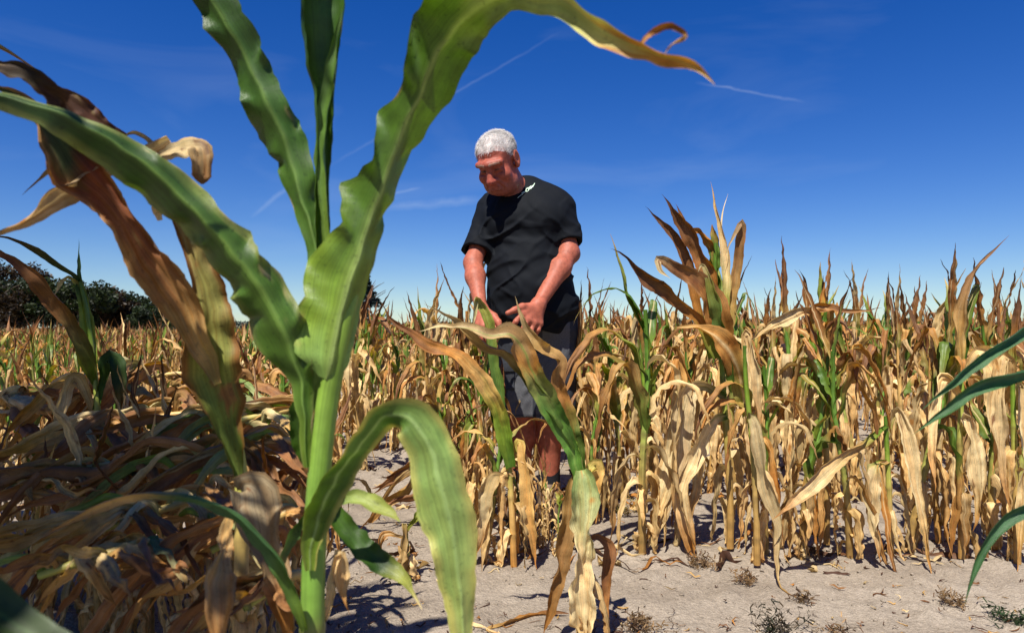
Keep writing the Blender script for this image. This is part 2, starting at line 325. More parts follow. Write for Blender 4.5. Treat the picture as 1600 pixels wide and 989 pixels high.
def blade(base, az, kind, L, W, mode, rng, lod=0, zmin=.006):
    Pc, S, wd = grow(base, az, kind, L, W, rng, lod, zmin)
    M = (10, 3, 2)[lod]; sd = rng.randint(1 << 20)
    curl = {'hang': rng.uniform(.5, 1.9), 'arc': rng.uniform(.3, 1.3), 'kink': rng.uniform(.3, 1.2), 'spike': rng.uniform(.5, 1.7), 'flop': rng.uniform(.3, 1.2)}[kind]
    dead = mode != 'green'
    X, Q, uv = ribbon(Pc, S, wd, wd*rng.uniform(.75, 1.1), M, curl*rng.choice([-1, 1]), rng.uniform(-.3, .5), .009 if dead else .005, rng.uniform(3, 7),
                      (.0055 if dead else .003) if lod == 0 else .004, 30., sd, pleat=(.009 if dead else .003) if lod < 2 else 0, npl=rng.uniform(1.4, 2.6))
    X[:, 2] = np.maximum(X[:, 2], zmin*.5)
    c = leafcol(X, uv, dry_stops(rng, mode), blotch=(BRN if rng.rand() < .5 else ORA), bthr=rng.uniform(.5, .95), seed=sd % 997, rib=(PALE if rng.rand() < .4 else None))
    return X, Q, uv, c, (LEAF_DRY if dead else LEAF_GREEN)
def plant_parts(seed, H=.8, look='std', lod=0, nleaf=11):
    """[(name, mesh data)] for one wilted plant standing at the origin"""
    rng = np.random.RandomState(seed); lean = rng.randn(2)*.05
    top = np.array([lean[0], lean[1], H]); path = [np.zeros(3)-[0, 0, .03], top*.35+np.r_[rng.randn(2)*.008, 0], top*.7+np.r_[rng.randn(2)*.012, 0], top]
    nodes = np.linspace(.1, .93, nleaf)
    gs = rng.rand()
    if look == 'dead': st = [(0, ORA), (.3, TAN), (.7, TAN), (1, ORA)]
    else: st = [(0, (.34, .19, .055)), (.3, (.40, .27, .08)), (.40+.12*gs, (.32, .35, .07)), (.62, (.17, .32, .05)), (1, GREEN)]
    (X, Q, uv, c), pc = stalk_geo(path, .0138, .0078, st, nodes[:9], (8, 4, 3)[lod], (44, 6, 4)[lod])
    parts = [('stalk', (X, Q, uv, c, STALK))]; az0 = rng.rand()*6.28
    for i, t in enumerate(nodes):
        b = pc[min(len(pc)-1, int(t*(len(pc)-1)))]; az = az0+(i % 2)*np.pi+rng.randn()*.45
        W = rng.uniform(.016, .029)*(.75+.5*np.sin(t*3.0))
        if t < .5: kind, mode, L = ('hang' if rng.rand() < .8 else 'kink'), 'dead', min(b[2]+rng.uniform(.04, .16), rng.uniform(.36, .68))
        elif t < .78:
            kind = rng.choice(['hang', 'arc', 'kink', 'kink', 'hang']); mode = 'dead' if (look == 'dead' or rng.rand() < .42) else 'half'; L = rng.uniform(.34, .62)
        else:
            kind = rng.choice(['spike', 'spike', 'spike', 'kink', 'arc']); mode = 'spike' if look != 'green' or rng.rand() < .3 else 'green'
            if look == 'dead' : mode = 'dead' if rng.rand() < .5 else 'spike'
            L = rng.uniform(.28, .46); W *= 1.1
        if L < .08: continue
        parts.append(('leaf', blade(b, az, kind, L, W, mode, rng, lod)))
    return parts
def meshes(parts): return [(n, mk(n, d[0], d[1], d[2], d[3], d[4])) for n, d in parts]
def plant_at(ms, loc, rz, s, label, group, tilt=(0, 0), name='maize_plant'):
    e = empty(name, loc, label, 'maize plant', group); e.rotation_euler = (tilt[0], tilt[1], rz); e.scale = (s, s, s)
    for n, me in ms: link(n, me, e)
    return e
# ------------------------------------------------------------------ plants that the photograph shows singly
def tleaf(pts, stops, mat=None, M=10, N=56, curl=0., fold=0., ripple=.004, rfreq=5., crumple=.003, cfreq=30., seed=1, blotch=None, bthr=.5, edge=None, rib=None, keel=-.002, name='leaf', loc=(0, 0, 0), nf=9., pleat=None, tw=None, taper=None, kinks=()):
    """a blade along points (px, py, distance, half width below, half width above, roll): pixel widths at that distance"""
    A = np.array([list(P(p[0], p[1], p[2]))+[p[3]*p[2]/FPX, p[4]*p[2]/FPX, math.radians(p[5])] for p in pts])
    c = cr(A, N); Pc = c[:, :3]; T = nrm(np.gradient(Pc, axis=0)); n0 = nrm(np.array([0, 0, CAMH])-Pc)
    n0 = nrm(n0-(n0*T).sum(1, keepdims=True)*T); S = np.cross(T, n0)
    dry = (mat or LEAF_DRY) is LEAF_DRY; rs = np.random.RandomState(seed+77); v = np.linspace(0, 1, N)
    tw = (22 if dry else 7) if tw is None else tw; taper = (.3 if dry else .12) if taper is None else taper
    r = c[:, 5:6]+math.radians(tw)*(np.sin(v*rs.uniform(5, 11)+rs.rand()*6)+.6*np.sin(v*rs.uniform(14, 24)+rs.rand()*6))[:, None]*np.minimum(1, v*5)[:, None]
    wm = (1+(.16 if dry else .05)*np.sin(v*rs.uniform(8, 16)+rs.rand()*6))*np.clip((1-v)/taper, .02, 1)**.55*(1+.05*vnoise(np.stack([v*70, v*0, v*0+seed], -1), seed))
    c[:, 3] *= wm; c[:, 4] *= wm*rs.uniform(.9, 1.1)
    S = S*np.cos(r)+n0*np.sin(r)
    cu = np.interp(np.linspace(0, 1, N), np.linspace(0, 1, len(curl)), curl) if np.ndim(curl) else curl
    X, Q, uv = ribbon(Pc, S, c[:, 3], c[:, 4], M, cu, fold, ripple, rfreq, crumple*(.75 if dry else 1), cfreq, seed, keel, ((.006 if dry else .0) if pleat is None else pleat), rs.uniform(1.6, 3.0), kinks)
    gz = ground_h(X[:, 0], X[:, 1])+.003; X[:, 2] = np.maximum(X[:, 2], gz)
    col = leafcol(X, uv, stops, blotch, bthr, edge, seed, rib, nf)
    return (name, (X-np.array(loc), Q, uv, col, mat or LEAF_DRY))
def tstalk(pts, r0, r1, stops, nodes, loc, sides=12, N=60, bulge=.18):
    path = [P(*p) for p in pts]; (X, Q, uv, c), pc = stalk_geo(path, r0, r1, stops, nodes, sides, N, bulge)
    return ('stalk', (X-np.array(loc), Q, uv, c, STALK))
def hero(loc, label, parts, extra=0, seed=0, H=.5, zone=(.08, .5), L=(.25, .45), mode='dead', group='maize plants near the camera', kinds=('hang',)):
    loc = np.array(loc, float); rng = np.random.RandomState(seed)
    for i in range(extra):
        t = zone[0]+(zone[1]-zone[0])*(i+.5)/extra
        b = np.array([0, 0, t]); kd = kinds[i % len(kinds)]; Lx = min(rng.uniform(*L), t+.12) if kd == 'hang' else rng.uniform(*L)
        parts.append(('leaf', blade(b, rng.rand()*6.28, kd, Lx, rng.uniform(.016, .03), mode, rng)))
    e = empty('maize_plant', loc, label, 'maize plant', group)
    for n, me in meshes(parts): link(n, me, e)
    return e
def gpos(px, py):
    """point on the ground seen at a pixel"""
    D = CAMH*FPX/(py-HY); return np.array([(px-CX)*D/FPX, D, 0.])
def onground(x, y): return (x, y, float(ground_h(x, y)))
gst = [(0, LGREEN), (.25, GREEN), (.8, GREEN), (1, YG)]

# --- the large green plant
L0 = onground(*P(487, 1100, .86)[:2])
parts = [tstalk([(486, 1560, .86), (487, 1100, .86), (488, 980, .86), (491, 860, .86), (499, 740, .86), (510, 640, .86), (522, 570, .858), (536, 500, .86), (546, 450, .87)], .0165, .0135,
                [(0, YG), (.45, (.20, .32, .05)), (.62, (.15, .29, .04)), (.8, (.22, .36, .05)), (1, LGREEN)], [.12, .3, .52, .665], L0, 20, 80, .10)]
# blade rising and arching over to the tip on the far side
parts.append(tleaf([(510, 592, .845, 14, 16, 0), (519, 562, .84, 64, 34, -14), (536, 480, .845, 74, 42, -16), (562, 395, .85, 56, 46, -18), (592, 300, .85, 42, 48, -20), (624, 215, .84, 38, 52, -20), (658, 140, .82, 36, 54, -18), (692, 75, .79, 64, 50, -10), (742, 15, .75, 66, 36, -15),
                    (800, -10, .71, 36, 22, -30), (860, 2, .67, 25, 25, -25), (930, 38, .63, 23, 24, -20), (1000, 70, .60, 21, 22, -20), (1055, 90, .575, 16, 17, -20), (1085, 106, .56, 14, 14, 10), (1116, 136, .55, 6, 6, 20)],
                   [(0, (.24, .38, .08)), (.1, LGREEN), (.3, GREEN), (.55, (.085, .17, .018)), (.68, (.34, .42, .12)), (.84, (.56, .50, .16)), (.92, ORA), (1, TAN)], LEAF_GREEN, M=16, N=130,
                   curl=[-.2, -.3, -.2, -.2, -.2, .1, .4, .7, .8, .9, 1.0, 1.2, 1.6], fold=np.interp(np.linspace(0, 1, 130), [0, .12, .45, .6, 1], [-.2, -.5, -.55, -.1, .05]), ripple=.004, rfreq=6, crumple=.0042, cfreq=20, taper=.04, kinks=[(.10, .02, -1, .03), (.15, .02, -1, -.03), (.215, .02, -1, .035), (.27, .02, -1, -.035), (.32, .02, -1, .04), (.38, .02, -1, -.03), (.46, .025, -1, .04), (.50, .02, -1, -.03), (.25, .02, 1, -.02), (.35, .02, 1, -.02), (.54, .02, 1, .02)], seed=11, rib=(.36, .48, .13), blotch=(.45, .33, .1), bthr=.85, loc=L0))
parts.append(tleaf([(1000, 72, .602, 5, 5, 10), (1022, 48, .60, 7, 6, 30), (1048, 40, .595, 4, 6, -30), (1072, 56, .59, 7, 6, 20), (1050, 68, .585, 6, 5, 60), (1040, 86, .58, 3, 3, 20)], [(0, ORA), (.5, BRN), (1, TAN)], LEAF_DRY, M=4, N=36, curl=1.2, ripple=.002, crumple=.002, cfreq=60, seed=14, loc=L0, name='leaf_tip_shred'))
# upper blade leaning to the corner
parts.append(tleaf([(487, 640, .89, 8, 8, 0), (494, 540, .89, 12, 12, 0), (499, 430, .895, 14, 16, 0), (488, 360, .90, 20, 22, 10), (468, 290, .90, 28, 30, 16), (447, 232, .90, 42, 38, 18), (420, 175, .895, 54, 32, 18), (394, 115, .89, 40, 28, 16), (362, 50, .88, 36, 34, 16), (322, -15, .87, 33, 36, 10), (270, -80, .85, 30, 30, 0), (225, -130, .83, 8, 8, 0)],
                   [(0, LGREEN), (.3, GREEN), (.6, (.05, .12, .018)), (1, DGREEN)], LEAF_GREEN, M=14, N=90, curl=[.4, .3, -.1, -.2, -.2, .1, .4], fold=-.42, ripple=.004, rfreq=5, crumple=.0045, cfreq=20, kinks=[(.36, .02, 1, .03), (.42, .02, 1, -.03), (.50, .022, -1, -.035), (.56, .02, 1, -.025), (.63, .02, -1, .03), (.70, .02, 1, .035), (.78, .03, -1, .03)], seed=23, rib=(.20, .33, .08), blotch=(.42, .34, .14), bthr=.78, loc=L0))
# rolled top blade
parts.append(tleaf([(500, 560, .90, 8, 8, 0), (503, 450, .90, 13, 12, 0), (505, 350, .905, 20, 16, 0), (507, 270, .905, 26, 18, 0), (507, 200, .905, 34, 24, 0), (505, 120, .90, 48, 36, 0), (502, 50, .895, 64, 56, 0), (501, -15, .89, 70, 62, 0), (505, -90, .88, 50, 50, 0), (510, -170, .87, 6, 6, 0)],
                   [(0, LGREEN), (.4, GREEN), (.8, (.045, .115, .015)), (1, DGREEN)], LEAF_GREEN, M=16, N=80, curl=[1.0, 1.6, 2.0, 2.1, 2.1, 2.0, 1.7], ripple=.004, rfreq=5, crumple=.0025, seed=31, blotch=(.40, .33, .13), bthr=.85, loc=L0))
parts.append(tleaf([(512, 420, .895, 6, 6, 30), (508, 330, .893, 9, 12, 35), (504, 260, .89, 13, 17, 40), (508, 180, .885, 15, 17, 40), (520, 110, .88, 12, 14, 35), (528, 60, .875, 7, 8, 30), (533, 10, .87, 3, 3, 30)],
                   [(0, LGREEN), (.5, (.14, .27, .05)), (1, GREEN)], LEAF_GREEN, M=8, N=50, curl=1.2, ripple=.003, crumple=.002, seed=37, loc=L0))
# wide blade sweeping out past the corner
parts.append(tleaf([(481, 730, .85, 7, 7, 0), (477, 660, .845, 10, 14, 5), (470, 600, .84, 22, 22, 8), (452, 545, .83, 52, 40, 10), (418, 470, .82, 70, 46, 14), (372, 405, .81, 74, 42, 16), (322, 345, .80, 70, 38, 16), (272, 294, .79, 62, 33, 14), (215, 248, .775, 56, 28, 12), (145, 205, .755, 48, 22, 6), (75, 172, .735, 30, 18, -25), (0, 150, .71, 22, 14, -30), (-70, 140, .69, 14, 12, -30), (-140, 150, .67, 3, 3, 0)],
                   [(0, LGREEN), (.2, GREEN), (.5, (.06, .135, .018)), (.75, (.03, .08, .012)), (1, DGREEN)], LEAF_GREEN, M=16, N=110, curl=[.2, -.2, -.3, -.2, -.2, -.2, .2], fold=-.5, ripple=.005, rfreq=7, crumple=.0055, cfreq=18, kinks=[(.19, .018, 1, .035), (.23, .018, 1, -.03), (.28, .018, 1, .03), (.31, .02, -1, -.03), (.36, .02, -1, .035), (.40, .018, 1, .03), (.45, .02, 1, -.025), (.50, .02, -1, .03), (.55, .03, -1, -.03), (.64, .02, 1, .02)], seed=41, rib=(.22, .36, .07), blotch=(.55, .46, .20), bthr=.72, edge=(.20, .24, .06), loc=L0))
# lower blade, folded over
parts.append(tleaf([(484, 890, .84, 8, 10, 0), (489, 840, .835, 20, 18, 10), (510, 775, .82, 30, 26, -30), (548, 712, .80, 34, 30, -45), (580, 672, .785, 34, 32, -50), (604, 650, .775, 32, 32, -40), (634, 647, .77, 32, 34, -20), (655, 668, .765, 40, 40, 0), (682, 735, .755, 42, 48, 0), (704, 815, .75, 40, 44, 0), (716, 900, .745, 30, 34, 5), (724, 990, .74, 24, 26, 10), (730, 1070, .735, 12, 12, 10)],
                   [(0, LGREEN), (.2, GREEN), (.42, (.08, .17, .025)), (.55, (.22, .33, .08)), (.8, (.27, .36, .09)), (1, (.42, .40, .12))], LEAF_GREEN, M=16, N=100, curl=[.8, .6, .4, .2, .1, .1, .3, .6], fold=np.interp(np.linspace(0, 1, 100), [0, .4, .55, .8, 1], [.1, .1, -.38, -.45, -.8]), kinks=[(.62, .05, -1, -.012), (.74, .04, 1, .012)], ripple=.003, rfreq=4, crumple=.003, seed=53, rib=(.32, .44, .15), edge=(.42, .40, .10), blotch=(.36, .26, .08), bthr=.95, loc=L0))
parts.append(tleaf([(494, 800, .87, 6, 6, 0), (520, 800, .875, 18, 20, 10), (556, 850, .87, 24, 24, 20), (596, 880, .86, 20, 22, 20), (632, 902, .85, 10, 12, 20), (646, 925, .845, 4, 4, 0), (662, 950, .84, 2, 2, 0)],
                   [(0, GREEN), (.6, DGREEN), (.85, YG), (1, PALE)], LEAF_GREEN, M=10, N=44, curl=.6, fold=.25, ripple=.005, crumple=.003, seed=59, loc=L0))
parts.append(tleaf([(505, 790, .885, 6, 6, 0), (548, 776, .885, 14, 14, 10), (585, 790, .88, 18, 16, 25), (625, 815, .87, 3, 3, 20)], [(0, GREEN), (.4, (.34, .42, .10)), (1, YG)], LEAF_GREEN, M=8, N=30, curl=.7, fold=.2, ripple=.003, crumple=.002, seed=61, loc=L0))
# narrow blade arching low over the fallen leaves
parts.append(tleaf([(476, 985, .83, 7, 7, 0), (462, 935, .82, 14, 14, 30), (432, 868, .80, 18, 18, 48), (388, 815, .78, 17, 17, 58), (330, 784, .76, 16, 16, 62), (262, 770, .74, 14, 14, 60), (190, 778, .72, 12, 12, 50), (120, 806, .70, 9, 9, 40), (60, 842, .69, 3, 3, 30)],
                   [(0, LGREEN), (.3, (.09, .20, .06)), (.6, (.07, .15, .04)), (.8, TAN), (1, BRN)], LEAF_GREEN, M=8, N=60, curl=1.1, fold=.2, ripple=.003, crumple=.002, seed=67, loc=L0))
# blades close to the stalk
parts.append(tleaf([(484, 740, .875, 5, 5, 0), (473, 690, .872, 18, 14, 10), (476, 640, .87, 24, 10, 20), (488, 590, .87, 6, 6, 10)], [(0, BRN), (.2, GREEN), (1, DGREEN)], LEAF_GREEN, M=8, N=30, curl=1.0, crumple=.002, seed=71, loc=L0))
parts.append(tleaf([(483, 800, .88, 3, 3, 0), (462, 830, .885, 10, 10, 30), (446, 860, .89, 9, 9, 30), (430, 905, .895, 3, 3, 20)], [(0, GREEN), (.6, (.14, .24, .08)), (1, TAN)], LEAF_GREEN, M=6, N=24, curl=.9, seed=73, loc=L0))
parts.append(tleaf([(498, 1000, .86, 5, 5, 0), (520, 900, .875, 9, 9, 30), (528, 860, .88, 8, 10, 10), (530, 905, .88, 17, 15, 0), (548, 958, .875, 2, 2, 0)], [(0, TAN), (.5, PALE), (1, ORA)], LEAF_DRY, M=8, N=40, curl=.8, crumple=.004, seed=79, loc=L0))
hero(L0, 'tall fresh green maize plant with broad arching leaves, closest to the camera', parts)

# --- the half dried plant beside it with the big brown blade
L1 = onground(*P(372, 1000, 1.02)[:2])
parts = [tstalk([(372, 1400, 1.02), (374, 1000, 1.02), (378, 840, 1.02), (376, 740, 1.02), (362, 660, 1.02), (345, 560, 1.02)], .013, .009, [(0, ORA), (.4, TAN), (.6, TAN), (.8, YG), (1, YG)], [.2, .45, .66], L1)]
parts.append(tleaf([(375, 765, 1.0, 8, 9, 0), (368, 715, .995, 20, 20, 0), (352, 655, .99, 36, 32, 5), (336, 580, .985, 46, 38, 5), (328, 510, .98, 34, 42, 0), (316, 440, .975, 22, 42, -8), (297, 380, .97, 18, 36, -16), (276, 330, .965, 14, 22, -25), (258, 300, .96, 10, 12, -10), (248, 262, .955, 14, 14, 10), (234, 222, .95, 12, 12, 30), (205, 208, .945, 12, 10, 50), (178, 226, .94, 5, 5, 40)],
                   [(0, (.22, .30, .06)), (.15, (.22, .30, .05)), (.36, (.38, .40, .09)), (.52, (.42, .38, .10)), (.64, (.45, .32, .12)), (1, PALE)], LEAF_DRY, M=14, N=100, curl=[1.6, 1.2, .7, .5, .7, 1.0, 1.2, 1.3], fold=.1, ripple=.005, rfreq=7, crumple=.004, cfreq=30, seed=83, blotch=(.40, .20, .06), bthr=.5, edge=(.34, .16, .05), loc=L1))
parts.append(tleaf([(340, 600, .965, 6, 6, 0), (322, 560, .96, 18, 18, 0), (296, 505, .95, 26, 26, 0), (262, 445, .94, 32, 32, 4), (226, 392, .93, 36, 30, 6), (194, 345, .92, 28, 26, 5), (162, 302, .91, 36, 28, 0), (124, 262, .90, 46, 34, -10), (88, 222, .89, 40, 34, -20), (58, 188, .88, 22, 22, -30), (20, 150, .865, 12, 12, -40), (-30, 120, .85, 4, 4, -20)],
                   [(0, (.34, .26, .07)), (.12, TAN), (.3, (.34, .17, .06)), (.5, (.30, .12, .05)), (.66, (.24, .075, .035)), (.78, (.06, .08, .025)), (1, (.05, .09, .03))], LEAF_DRY, M=14, N=90, curl=[.5, .7, .6, .7, .8, .8], fold=.12, ripple=.004, rfreq=6, crumple=.006, cfreq=20, seed=89, pleat=.010, tw=12, taper=.1, kinks=[(.4, .03, 1, .02), (.52, .03, -1, .02)], blotch=(.46, .30, .12), bthr=.55, edge=(.44, .27, .11), loc=L1))
parts.append(tleaf([(268, 335, .955, 6, 6, 0), (256, 290, .955, 12, 12, 10), (250, 250, .95, 16, 16, 30), (256, 240, .949, 18, 18, 55), (282, 233, .945, 24, 22, 66), (303, 229, .941, 22, 20, 62), (312, 231, .94, 20, 18, 40), (314, 242, .937, 20, 20, 20), (315, 288, .935, 15, 15, 0)], [(0, YG), (.3, PALE), (.65, PALE), (1, ORA)], LEAF_DRY, M=8, N=50, curl=.3, ripple=.003, crumple=.002, pleat=.008, tw=4, taper=.06, seed=97, blotch=BRN, bthr=.6, loc=L1))
parts.append(tleaf([(262, 215, .93, 10, 10, 30), (215, 236, .925, 17, 17, 50), (160, 262, .92, 22, 20, 45), (110, 296, .90, 21, 19, 40), (55, 330, .885, 18, 16, 40), (0, 362, .87, 12, 12, 40), (-50, 385, .86, 3, 3, 30)], [(0, PALE), (.5, (.60, .45, .25)), (1, (.5, .33, .16))], LEAF_DRY, M=10, N=70, curl=1.3, ripple=.004, crumple=.004, cfreq=28, seed=101, blotch=ORA, bthr=.6, loc=L1))
parts.append(tleaf([(250, 345, .95, 5, 5, 0), (246, 330, .95, 12, 10, 0), (262, 322, .945, 12, 12, 30), (276, 344, .94, 5, 5, 20)], [(0, PALE), (.5, TAN), (1, PALE)], LEAF_DRY, M=6, N=24, curl=1.2, crumple=.003, seed=103, loc=L1))
parts.append(tleaf([(150, 275, .93, 3, 3, 0), (110, 240, .93, 4, 5, 20), (78, 268, .92, 3, 4, 30), (34, 306, .91, 1.5, 1.5, 0)], [(0, TAN), (.5, PALE), (1, BRN)], LEAF_DRY, M=4, N=30, curl=.8, crumple=.002, seed=107, loc=L1))
parts.append(tleaf([(196, 214, .86, 10, 10, 10), (150, 190, .85, 26, 20, 0), (100, 152, .84, 26, 18, -12), (50, 122, .83, 22, 16, -20), (0, 106, .815, 16, 12, -25), (-60, 96, .80, 4, 4, -20)], [(0, (.12, .05, .025)), (.3, (.16, .06, .03)), (.6, (.07, .05, .02)), (1, DBR)], LEAF_DRY, M=10, N=60, curl=.9, ripple=.006, rfreq=8, crumple=.004, seed=109, blotch=(.42, .30, .13), bthr=.62, loc=L1))
# curled husk leaf and hanging leaves low on the stalk
parts.append(tleaf([(378, 770, 1.0, 10, 10, 0), (388, 768, .98, 40, 30, 20), (398, 805, .965, 46, 38, 10), (410, 850, .955, 36, 34, 0), (432, 905, .95, 26, 24, 0), (448, 960, .945, 20, 18, 0), (455, 1040, .94, 12, 12, 0)], [(0, (.44, .36, .22)), (.5, (.44, .32, .17)), (.75, ORA), (1, ORA)], LEAF_DRY, M=12, N=60, curl=1.2, ripple=.004, crumple=.005, seed=113, blotch=BRN, bthr=.62, loc=L1))
parts.append(tleaf([(360, 800, .9, 6, 6, 0), (346, 870, .80, 16, 16, 20), (340, 915, .76, 28, 26, 0), (342, 960, .74, 30, 28, 0), (346, 1050, .73, 26, 24, 0)], [(0, TAN), (.5, (.46, .30, .14)), (1, ORA)], LEAF_DRY, M=10, N=44, curl=1.0, ripple=.004, crumple=.004, seed=127, blotch=BRN, bthr=.6, loc=L1))
hero(L1, 'half dried maize plant with a broad brown leaf, beside the tall green plant', parts, 5, 5, .5, (.12, .42))

# --- plant leaning in front of the man's shorts
L2 = onground(*gpos(908, 1003)[:2]); D2 = L2[1]
parts = [tstalk([(907, 1003, D2), (908, 920, D2), (910, 830, D2), (907, 740, D2), (896, 690, D2-.01)], .0125, .010, [(0, TAN), (.4, (.42, .33, .11)), (.7, (.26, .34, .08)), (1, LGREEN)], [.2, .5, .9], L2)]
parts.append(tleaf([(907, 752, D2-.02, 10, 10, 0), (890, 695, D2-.03, 15, 16, 0), (866, 650, D2-.05, 15, 20, 0), (842, 605, D2-.07, 17, 24, 0), (824, 562, D2-.09, 20, 22, -5), (812, 536, D2-.10, 22, 20, -20), (798, 524, D2-.11, 16, 20, -50), (768, 524, D2-.12, 15, 12, -40), (735, 514, D2-.13, 12, 10, -40), (690, 511, D2-.14, 8, 7, -50), (652, 516, D2-.15, 2, 2, 0)],
                   [(0, (.13, .27, .04)), (.32, (.10, .21, .035)), (.44, (.30, .30, .08)), (.52, ORA), (.66, (.40, .25, .10)), (1, PALE)], LEAF_GREEN, M=12, N=80, curl=[1.1, .9, .7, .6, .9, 1.1, 1.2], fold=.1, ripple=.004, rfreq=6, crumple=.004, seed=131, rib=(.25, .40, .08), loc=L2))
parts.append(tleaf([(908, 740, D2+.01, 8, 8, 0), (899, 690, D2, 14, 14, 10), (884, 640, D2-.01, 15, 17, 10), (872, 600, D2-.02, 17, 14, 0), (872, 562, D2-.03, 15, 13, -30), (848, 546, D2-.04, 12, 12, -20), (826, 515, D2-.05, 9, 10, -10), (812, 488, D2-.06, 7, 7, 0), (804, 464, D2-.07, 1.5, 1.5, 0)],
                   [(0, GREEN), (.2, (.16, .24, .05)), (.36, ORA), (.55, (.46, .25, .09)), (.7, TAN), (1, PALE)], LEAF_DRY, M=10, N=70, curl=[1.0, .8, .7, .9, 1.1, 1.2], ripple=.005, rfreq=6, crumple=.005, seed=137, blotch=BRN, bthr=.7, loc=L2))
parts.append(tleaf([(900, 700, D2-.03, 6, 6, 0), (860, 636, D2-.05, 10, 10, 10), (826, 590, D2-.07, 12, 12, 20), (792, 552, D2-.09, 13, 13, 20), (760, 540, D2-.1, 12, 13, 30), (722, 506, D2-.12, 9, 9, 30), (690, 488, D2-.14, 5, 5, 20), (662, 474, D2-.15, 1, 1, 0)],
                   [(0, GREEN), (.3, (.13, .2, .045)), (.5, (.36, .28, .1)), (.7, TAN), (1, PALE)], LEAF_DRY, M=8, N=60, curl=1.2, ripple=.003, crumple=.003, seed=139, loc=L2))
parts.append(tleaf([(908, 735, D2-.03, 14, 12, 0), (912, 760, D2-.05, 26, 22, 0), (914, 820, D2-.05, 24, 18, 0), (908, 880, D2-.05, 22, 20, 0), (908, 940, D2-.045, 26, 24, 0), (918, 1010, D2-.04, 22, 20, 0)],
                   [(0, (.30, .40, .12)), (.25, (.50, .52, .24)), (.5, PALE), (.8, PALE), (1, TAN)], LEAF_DRY, M=14, N=70, curl=1.2, ripple=.006, crumple=.006, pleat=.011, tw=26, taper=.15, seed=149, blotch=ORA, bthr=.72, loc=L2))
parts.append(tleaf([(900, 745, D2-.01, 8, 8, 0), (893, 765, D2-.02, 10, 16, 10), (888, 830, D2-.02, 15, 15, 10), (874, 890, D2-.02, 16, 14, 0), (862, 950, D2-.02, 13, 12, 0), (850, 992, D2-.02, 4, 4, 0)], [(0, TAN), (.4, (.46, .27, .10)), (1, ORA)], LEAF_DRY, M=8, N=50, curl=1.2, crumple=.005, seed=151, loc=L2))
parts.append(tleaf([(916, 740, D2+.02, 6, 6, 0), (932, 725, D2+.03, 12, 14, 0), (934, 760, D2+.03, 10, 10, 0), (928, 800, D2+.03, 3, 3, 0)], [(0, YG), (.4, TAN), (1, ORA)], LEAF_DRY, M=6, N=26, curl=1.0, crumple=.003, seed=157, loc=L2))
parts.append(tleaf([(914, 850, D2+.02, 3, 3, 0), (932, 838, D2+.02, 5, 5, 20), (952, 856, D2+.02, 10, 9, 20), (946, 905, D2+.01, 10, 9, 10), (944, 950, D2, 9, 9, 0), (950, 1000, D2-.01, 7, 7, 0)], [(0, BRN), (.5, BRN), (1, ORA)], LEAF_DRY, M=6, N=40, curl=1.0, crumple=.004, seed=163, loc=L2))
hero(L2, 'wilting maize plant leaning before the man, green leaf folded to dry brown ends', parts, 2, 7, .3, (.06, .2))

# --- plant at the man's knee with long leaves stretched sideways
L3 = onground(*gpos(803, 885)[:2]); D3 = L3[1]
parts = [tstalk([(803, 885, D3), (800, 800, D3), (795, 730, D3), (790, 690, D3)], .012, .010, [(0, ORA), (.5, TAN), (.8, YG), (1, GREEN)], [.25, .55, .8], L3)]
parts.append(tleaf([(798, 730, D3-.02, 8, 8, 0), (788, 685, D3-.03, 13, 13, 0), (778, 640, D3-.05, 13, 16, 0), (760, 606, D3-.07, 17, 17, 0), (736, 575, D3-.09, 15, 13, 0), (708, 552, D3-.10, 12, 9, -10), (672, 541, D3-.11, 12, 9, -20), (640, 520, D3-.12, 10, 9, -20), (612, 500, D3-.13, 6, 6, 0), (594, 470, D3-.14, 1.5, 1.5, 0)],
                   [(0, GREEN), (.18, LGREEN), (.3, (.42, .36, .06)), (.4, TAN), (.6, ORA), (.8, BRN), (1, BRN)], LEAF_DRY, M=10, N=70, curl=[1.2, .9, .6, .7, .9, 1.2], ripple=.005, crumple=.005, seed=167, loc=L3))
parts.append(tleaf([(796, 720, D3, 7, 7, 0), (782, 660, D3, 11, 11, 0), (774, 610, D3, 12, 14, 0), (768, 560, D3, 10, 13, 0), (764, 510, D3, 8, 10, 0), (752, 478, D3, 9, 9, 10), (744, 466, D3-.01, 9, 9, 40), (741, 490, D3-.02, 9, 7, 10), (738, 515, D3-.02, 4, 4, 0)], [(0, GREEN), (.5, (.16, .28, .05)), (.75, YG), (1, PALE)], LEAF_DRY, M=8, N=60, curl=1.0, crumple=.004, seed=173, loc=L3))
parts.append(tleaf([(800, 720, D3, 8, 8, 0), (812, 690, D3-.02, 7, 7, 20), (818, 730, D3-.03, 12, 11, 0), (822, 790, D3-.03, 11, 11, 0), (832, 850, D3-.03, 9, 9, 0), (838, 890, D3-.03, 3, 3, 0)], [(0, YG), (.2, TAN), (.6, TAN), (1, ORA)], LEAF_DRY, M=8, N=50, curl=.9, crumple=.005, seed=179, loc=L3))
parts.append(tleaf([(798, 760, D3, 6, 6, 0), (774, 745, D3-.02, 10, 10, 10), (758, 790, D3-.03, 12, 12, 0), (750, 840, D3-.03, 9, 9, 0), (742, 870, D3-.03, 3, 3, 0)], [(0, TAN), (.6, PALE), (1, ORA)], LEAF_DRY, M=8, N=44, curl=1.0, crumple=.005, seed=181, loc=L3))
hero(L3, "dry maize plant before the man's knee, a long brown leaf stretched sideways", parts, 6, 9, .4, (.08, .4))

